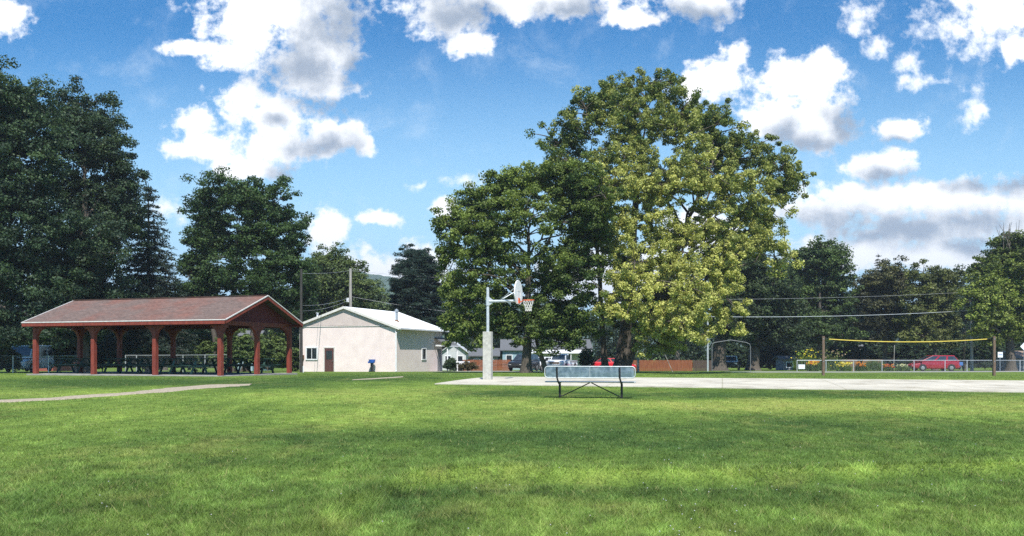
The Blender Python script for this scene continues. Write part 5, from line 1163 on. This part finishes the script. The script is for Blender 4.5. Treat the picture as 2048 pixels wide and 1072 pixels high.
def build_cars():
    suv = [(-2.2, .42, .95, .80), (-2.1, .32, 1.02, .88), (-1.2, .30, 1.05, .90), (.6, .30, 1.05, .90), (1.3, .30, 1.02, .90), (2.0, .34, .95, .86), (2.15, .42, .82, .78)]
    car('parked_suv', 'black sport utility car parked nose on under the green tree', 'car', (WX(1048, 86), 86), (-.42, -.91), 'car_black', suv, (-2.1, -1.9, .25, 1.05, 1.03, 1.68, .84, .68), (-1.3, 1.35), .36, .90, split=(0, .3, .62, 1))
    sed = [(-2.2, .40, .88, .76), (-2.05, .28, .95, .86), (-1.0, .25, .95, .88), (1.0, .25, .92, .88), (1.9, .28, .82, .84), (2.2, .36, .70, .74)]
    car('parked_car', 'white estate car half hidden behind the leaning trunk and black car', 'car', (WX(1083, 90), 90), (-.55, -.83), 'car_white', sed, (-2.1, -1.7, .2, .95, .93, 1.48, .80, .62), (-1.3, 1.35), .31, .88, split=(0, .3, .62, 1))
    def bed(root):
        m = MB()
        for s in (-1, 1): m.box((-1.55, s * .86, .98), (1.13, .05, .12))
        m.box((-2.66, 0, .98), (.04, .81, .12)); m.build('bed_sides', 'car_grey', root, .01)
        m = MB(); m.tube([(-.35, -.7, 1.05), (-.35, -.7, 1.75), (-.35, .7, 1.75), (-.35, .7, 1.05)], .035, 8); m.build('roll_bar', 'black_metal', root)
    pk = [(-2.72, .50, .88, .92), (-2.6, .45, .90, .95), (.4, .42, .92, .97), (.95, .42, 1.12, .97), (2.3, .42, 1.08, .96), (2.45, .46, 1.02, .93)]
    car('pickup_truck', 'old white and grey pickup with chrome bumper facing the camera', 'truck', (WX(1123, 88.5), 88.5), (-.36, -.93), 'car_white', pk, (-.30, -.18, .75, 1.2, 1.08, 1.76, .88, .72), (-1.7, 1.5), .40, .97, grille='chrome', split=(0, 1), extra=bed, lamp_h=.86)
    car('parked_car', 'bright red hatchback parked sideways behind the maple trunk', 'car', (WX(1227, 92), 92), (1, -.10), 'car_red', [(-2.3, .40, .86, .76), (-2.18, .28, .95, .84), (-1.0, .24, .94, .86), (.9, .24, .92, .86), (1.8, .27, .80, .82), (2.3, .36, .64, .70)], (-2.0, -1.35, .1, .95, .93, 1.38, .78, .60), (-1.25, 1.3), .31, .86, split=(0, .3, .62, 1))
    van = [(-2.42, .36, .95, .86), (-2.3, .26, 1.02, .92), (-1.2, .22, 1.03, .95), (.8, .22, 1.0, .95), (1.6, .24, .93, .94), (2.2, .28, .76, .88), (2.45, .36, .62, .76)]
    car('minivan', 'dark red minivan parked side on behind the chain link fence', 'van', (WX(1866, 90.5), 90.5), (-1, .02), 'car_maroon', van, (-2.38, -1.9, .30, 1.75, 1.0, 1.66, .90, .70), (-1.5, 1.5), .34, .95, split=(0, .33, .66, 1), lamp_h=.60)
    car('parked_van', 'white van behind the fence at the far left', 'van', (WX(58, 69), 69), (.06, -.99), 'car_white', [(-2.3, .36, 1.1, .90), (-2.2, .28, 1.15, .95), (1.0, .26, 1.15, .97), (1.9, .28, 1.0, .94), (2.2, .34, .85, .86)], (-2.25, -2.15, 1.0, 1.6, 1.12, 2.15, .93, .84), (-1.5, 1.4), .35, .97, split=(0, .3, .62, 1))
    car('parked_truck', 'dark pickup with a pale cap parked in deep shade behind the pipe frame', 'truck', (WX(1462, 104), 104), (-.3, -.95), 'car_black', pk, (-.3, -.18, .75, 1.2, 1.08, 1.76, .88, .72), (-1.7, 1.5), .40, .97, roof_paint='car_white', split=(0, 1), lamp_h=.86)
build_cars()

# ------------------------------------------------------------------ houses in the background
def house(name, label, D, px0, px1, py_eave, py_ridge, wall, roof, depth=7, gable_front=False, wins=3, yaw=0.0, porch=False):
    xa, xb = WX(px0, D), WX(px1, D); xm = (xa + xb) / 2; z = g(xm, D) - .2; r = empty(name, (xm, D, z), yaw, label, 'house' if 'shed' not in name else 'shed'); w = (xb - xa) / 2; he = WZ(py_eave, D) - z; hr = WZ(py_ridge, D) - z
    m = MB()
    if gable_front: P = [(-w, 0, 0), (w, 0, 0), (w, 0, he), (0, 0, hr), (-w, 0, he)]; m.prism(P, (0, 0, 0), (0, depth, 0))
    else: P = [(-w, 0, 0), (-w, depth, 0), (-w, depth, he), (-w, depth / 2, hr), (-w, 0, he)]; m.prism(P, (0, 0, 0), (2 * w, 0, 0))
    m.build('wall', wall, r); m = MB(); t = .12; o = .35
    if gable_front:
        for s in (-1, 1):
            sl = (hr - he) / w; e = (s * (w + o), he - o * sl + .03); c = (0, hr + .03); Q = [(e[0], -o, e[1]), (c[0], -o, c[1]), (c[0], -o, c[1] + t), (e[0], -o, e[1] + t)]; m.prism(Q, (0, 0, 0), (0, depth + 2 * o, 0))
    else:
        for s, y0 in ((-1, 0), (1, depth)):
            sl = (hr - he) / (depth / 2); e = (y0 + s * o, he - o * sl + .03); c = (depth / 2, hr + .03); Q = [(-w - o, e[0], e[1]), (-w - o, c[0], c[1]), (-w - o, c[0], c[1] + t), (-w - o, e[0], e[1] + t)]; m.prism(Q, (0, 0, 0), (2 * w + 2 * o, 0, 0))
    m.build('roof', roof, r)
    for i in range(wins):
        x = -w + (i + .5) * 2 * w / wins; m = MB(); hh = min(.55, he * .22); zc = he * .58; hw_ = min(.42, w / wins * .5)
        for (cx_, cz, a, b) in ((x, zc + hh, hw_ + .06, .05), (x, zc - hh, hw_ + .06, .05), (x - hw_, zc, .05, hh - .05), (x + hw_, zc, .05, hh - .05)): m.box((cx_, -.03, cz), (a, .03, b))
        f = m.build('window', 'white_paint', r); m = MB(); m.box((x, -.012, zc), (hw_ - .04, .01, hh - .04)); m.build('pane', 'glass_dark', f)
    if porch:
        m = MB(); m.add([(-w - .2, -1.8, he - .55), (w + .2, -1.8, he - .55), (w + .2, -.05, he - .1), (-w - .2, -.05, he - .1), (-w - .2, -1.8, he - .65), (w + .2, -1.8, he - .65), (w + .2, -.05, he - .2), (-w - .2, -.05, he - .2)], [(0, 1, 2, 3), (7, 6, 5, 4), (0, 4, 5, 1), (1, 5, 6, 2), (3, 7, 4, 0)]); m.build('porch_roof', 'white_paint', r)
        for k in range(4): x = -w + .1 + k * (2 * w - .2) / 3; m = MB(); m.bar((x, -1.65, 0), (x, -1.65, he - .62), .1); m.build('porch_post', 'white_paint', r)
    return r
house('house', 'white house with porch seen under the green tree above the pickup', 112, 1062, 1180, 697, 680, 'house_white', 'roof_grey', 8, False, 4, 0, True)
house('house', 'pale blue house glimpsed above the parked cars on the left', 120, 1005, 1058, 700, 680, 'house_blue', 'roof_grey', 7, False, 2)
house('house', 'white outbuilding seen through the gap right of the porch', 110, 884, 932, 703, 686, 'house_white', 'house_white', 6, True, 2)
house('house', 'blue grey house roof showing above the orange fence', 118, 940, 995, 712, 698, 'house_grey', 'roof_grey', 7, False, 2)
house('house', 'red brick house with a white gable behind the first shelter post', 92, 76, 106, 705, 690, 'brick', 'house_white', 7, True, 1)
house('house', 'pale blue house glimpsed through the shelter right bay', 96, 468, 505, 690, 662, 'house_blue', 'roof_grey', 7, False, 2)
house('garden_shed', 'small grey shed in the shade left of the garden', 108, 1566, 1592, 719, 714, 'house_grey', 'roof_grey', 3, False, 1)
house('house', 'grey house in the shade behind the tall garden plants', 122, 1690, 1740, 708, 690, 'house_grey', 'roof_grey', 7, False, 3)
house('garden_shed', 'tan roofed shed at the right edge behind the fence', 97, 2030, 2085, 717, 704, 'house_grey', 'roof_tan', 4, False, 1)
def trailer():
    D = 90; x = WX(917, D); z = g(x, D); r = empty('utility_trailer', (x, D, z), .2, 'small white open trailer beside the reddish hedge', 'trailer')
    m = MB(); m.box((0, 0, .55), (1.1, .7, .04)); m.box((0, -.68, .8), (1.1, .03, .24)); m.box((0, .68, .8), (1.1, .03, .24)); m.box((-1.08, 0, .8), (.03, .65, .24)); m.bar((1.1, 0, .5), (2.1, 0, .45), .08); m.build('bed', 'white_paint', r)
    for s in (-1, 1): m = MB(); m.tube([(0, s * .76, .28), (0, s * .90, .28)], .28, 16); m.build('wheel', 'tyre', r)
trailer()

def build_haze():
    m, nt, b = new_mat('air'); MAT['air'] = m; nt.nodes.remove(b)
    v = N(nt, 'ShaderNodeVolumePrincipled'); v.inputs['Color'].default_value = (.80, .90, 1.0, 1); v.inputs['Density'].default_value = HAZE; v.inputs['Anisotropy'].default_value = .2
    nt.links.new(v.outputs[0], nt.nodes['Material Output'].inputs['Volume'])
    mb = MB(); mb.box((0, 600, 110), (3200, 2400, 121)); o = mb.build('haze', 'air'); tag(o, kind='stuff', label='faint blue summer haze over the whole park', cat='haze')
HAZE = .00036
build_haze()
# ------------------------------------------------------------------ camera and render settings
cd = bpy.data.cameras.new('camera'); cam = bpy.data.objects.new('camera', cd); COL.objects.link(cam); scene.camera = cam
cam.location = (0, 0, EYE); cam.rotation_euler = (R(90), 0, 0); cd.sensor_width = 36; cd.lens = 36 * F / 2048; cd.shift_y = (HY - 536) / 2048; cd.clip_start = .1; cd.clip_end = 6000
scene.view_settings.view_transform = 'Standard'; scene.view_settings.look = 'None'; scene.view_settings.exposure = .75; scene.view_settings.gamma = 1
scene.cycles.max_bounces = 6; scene.cycles.diffuse_bounces = 3; scene.cycles.glossy_bounces = 2; scene.cycles.transmission_bounces = 3; scene.cycles.transparent_max_bounces = 12
scene.cycles.use_denoising = False
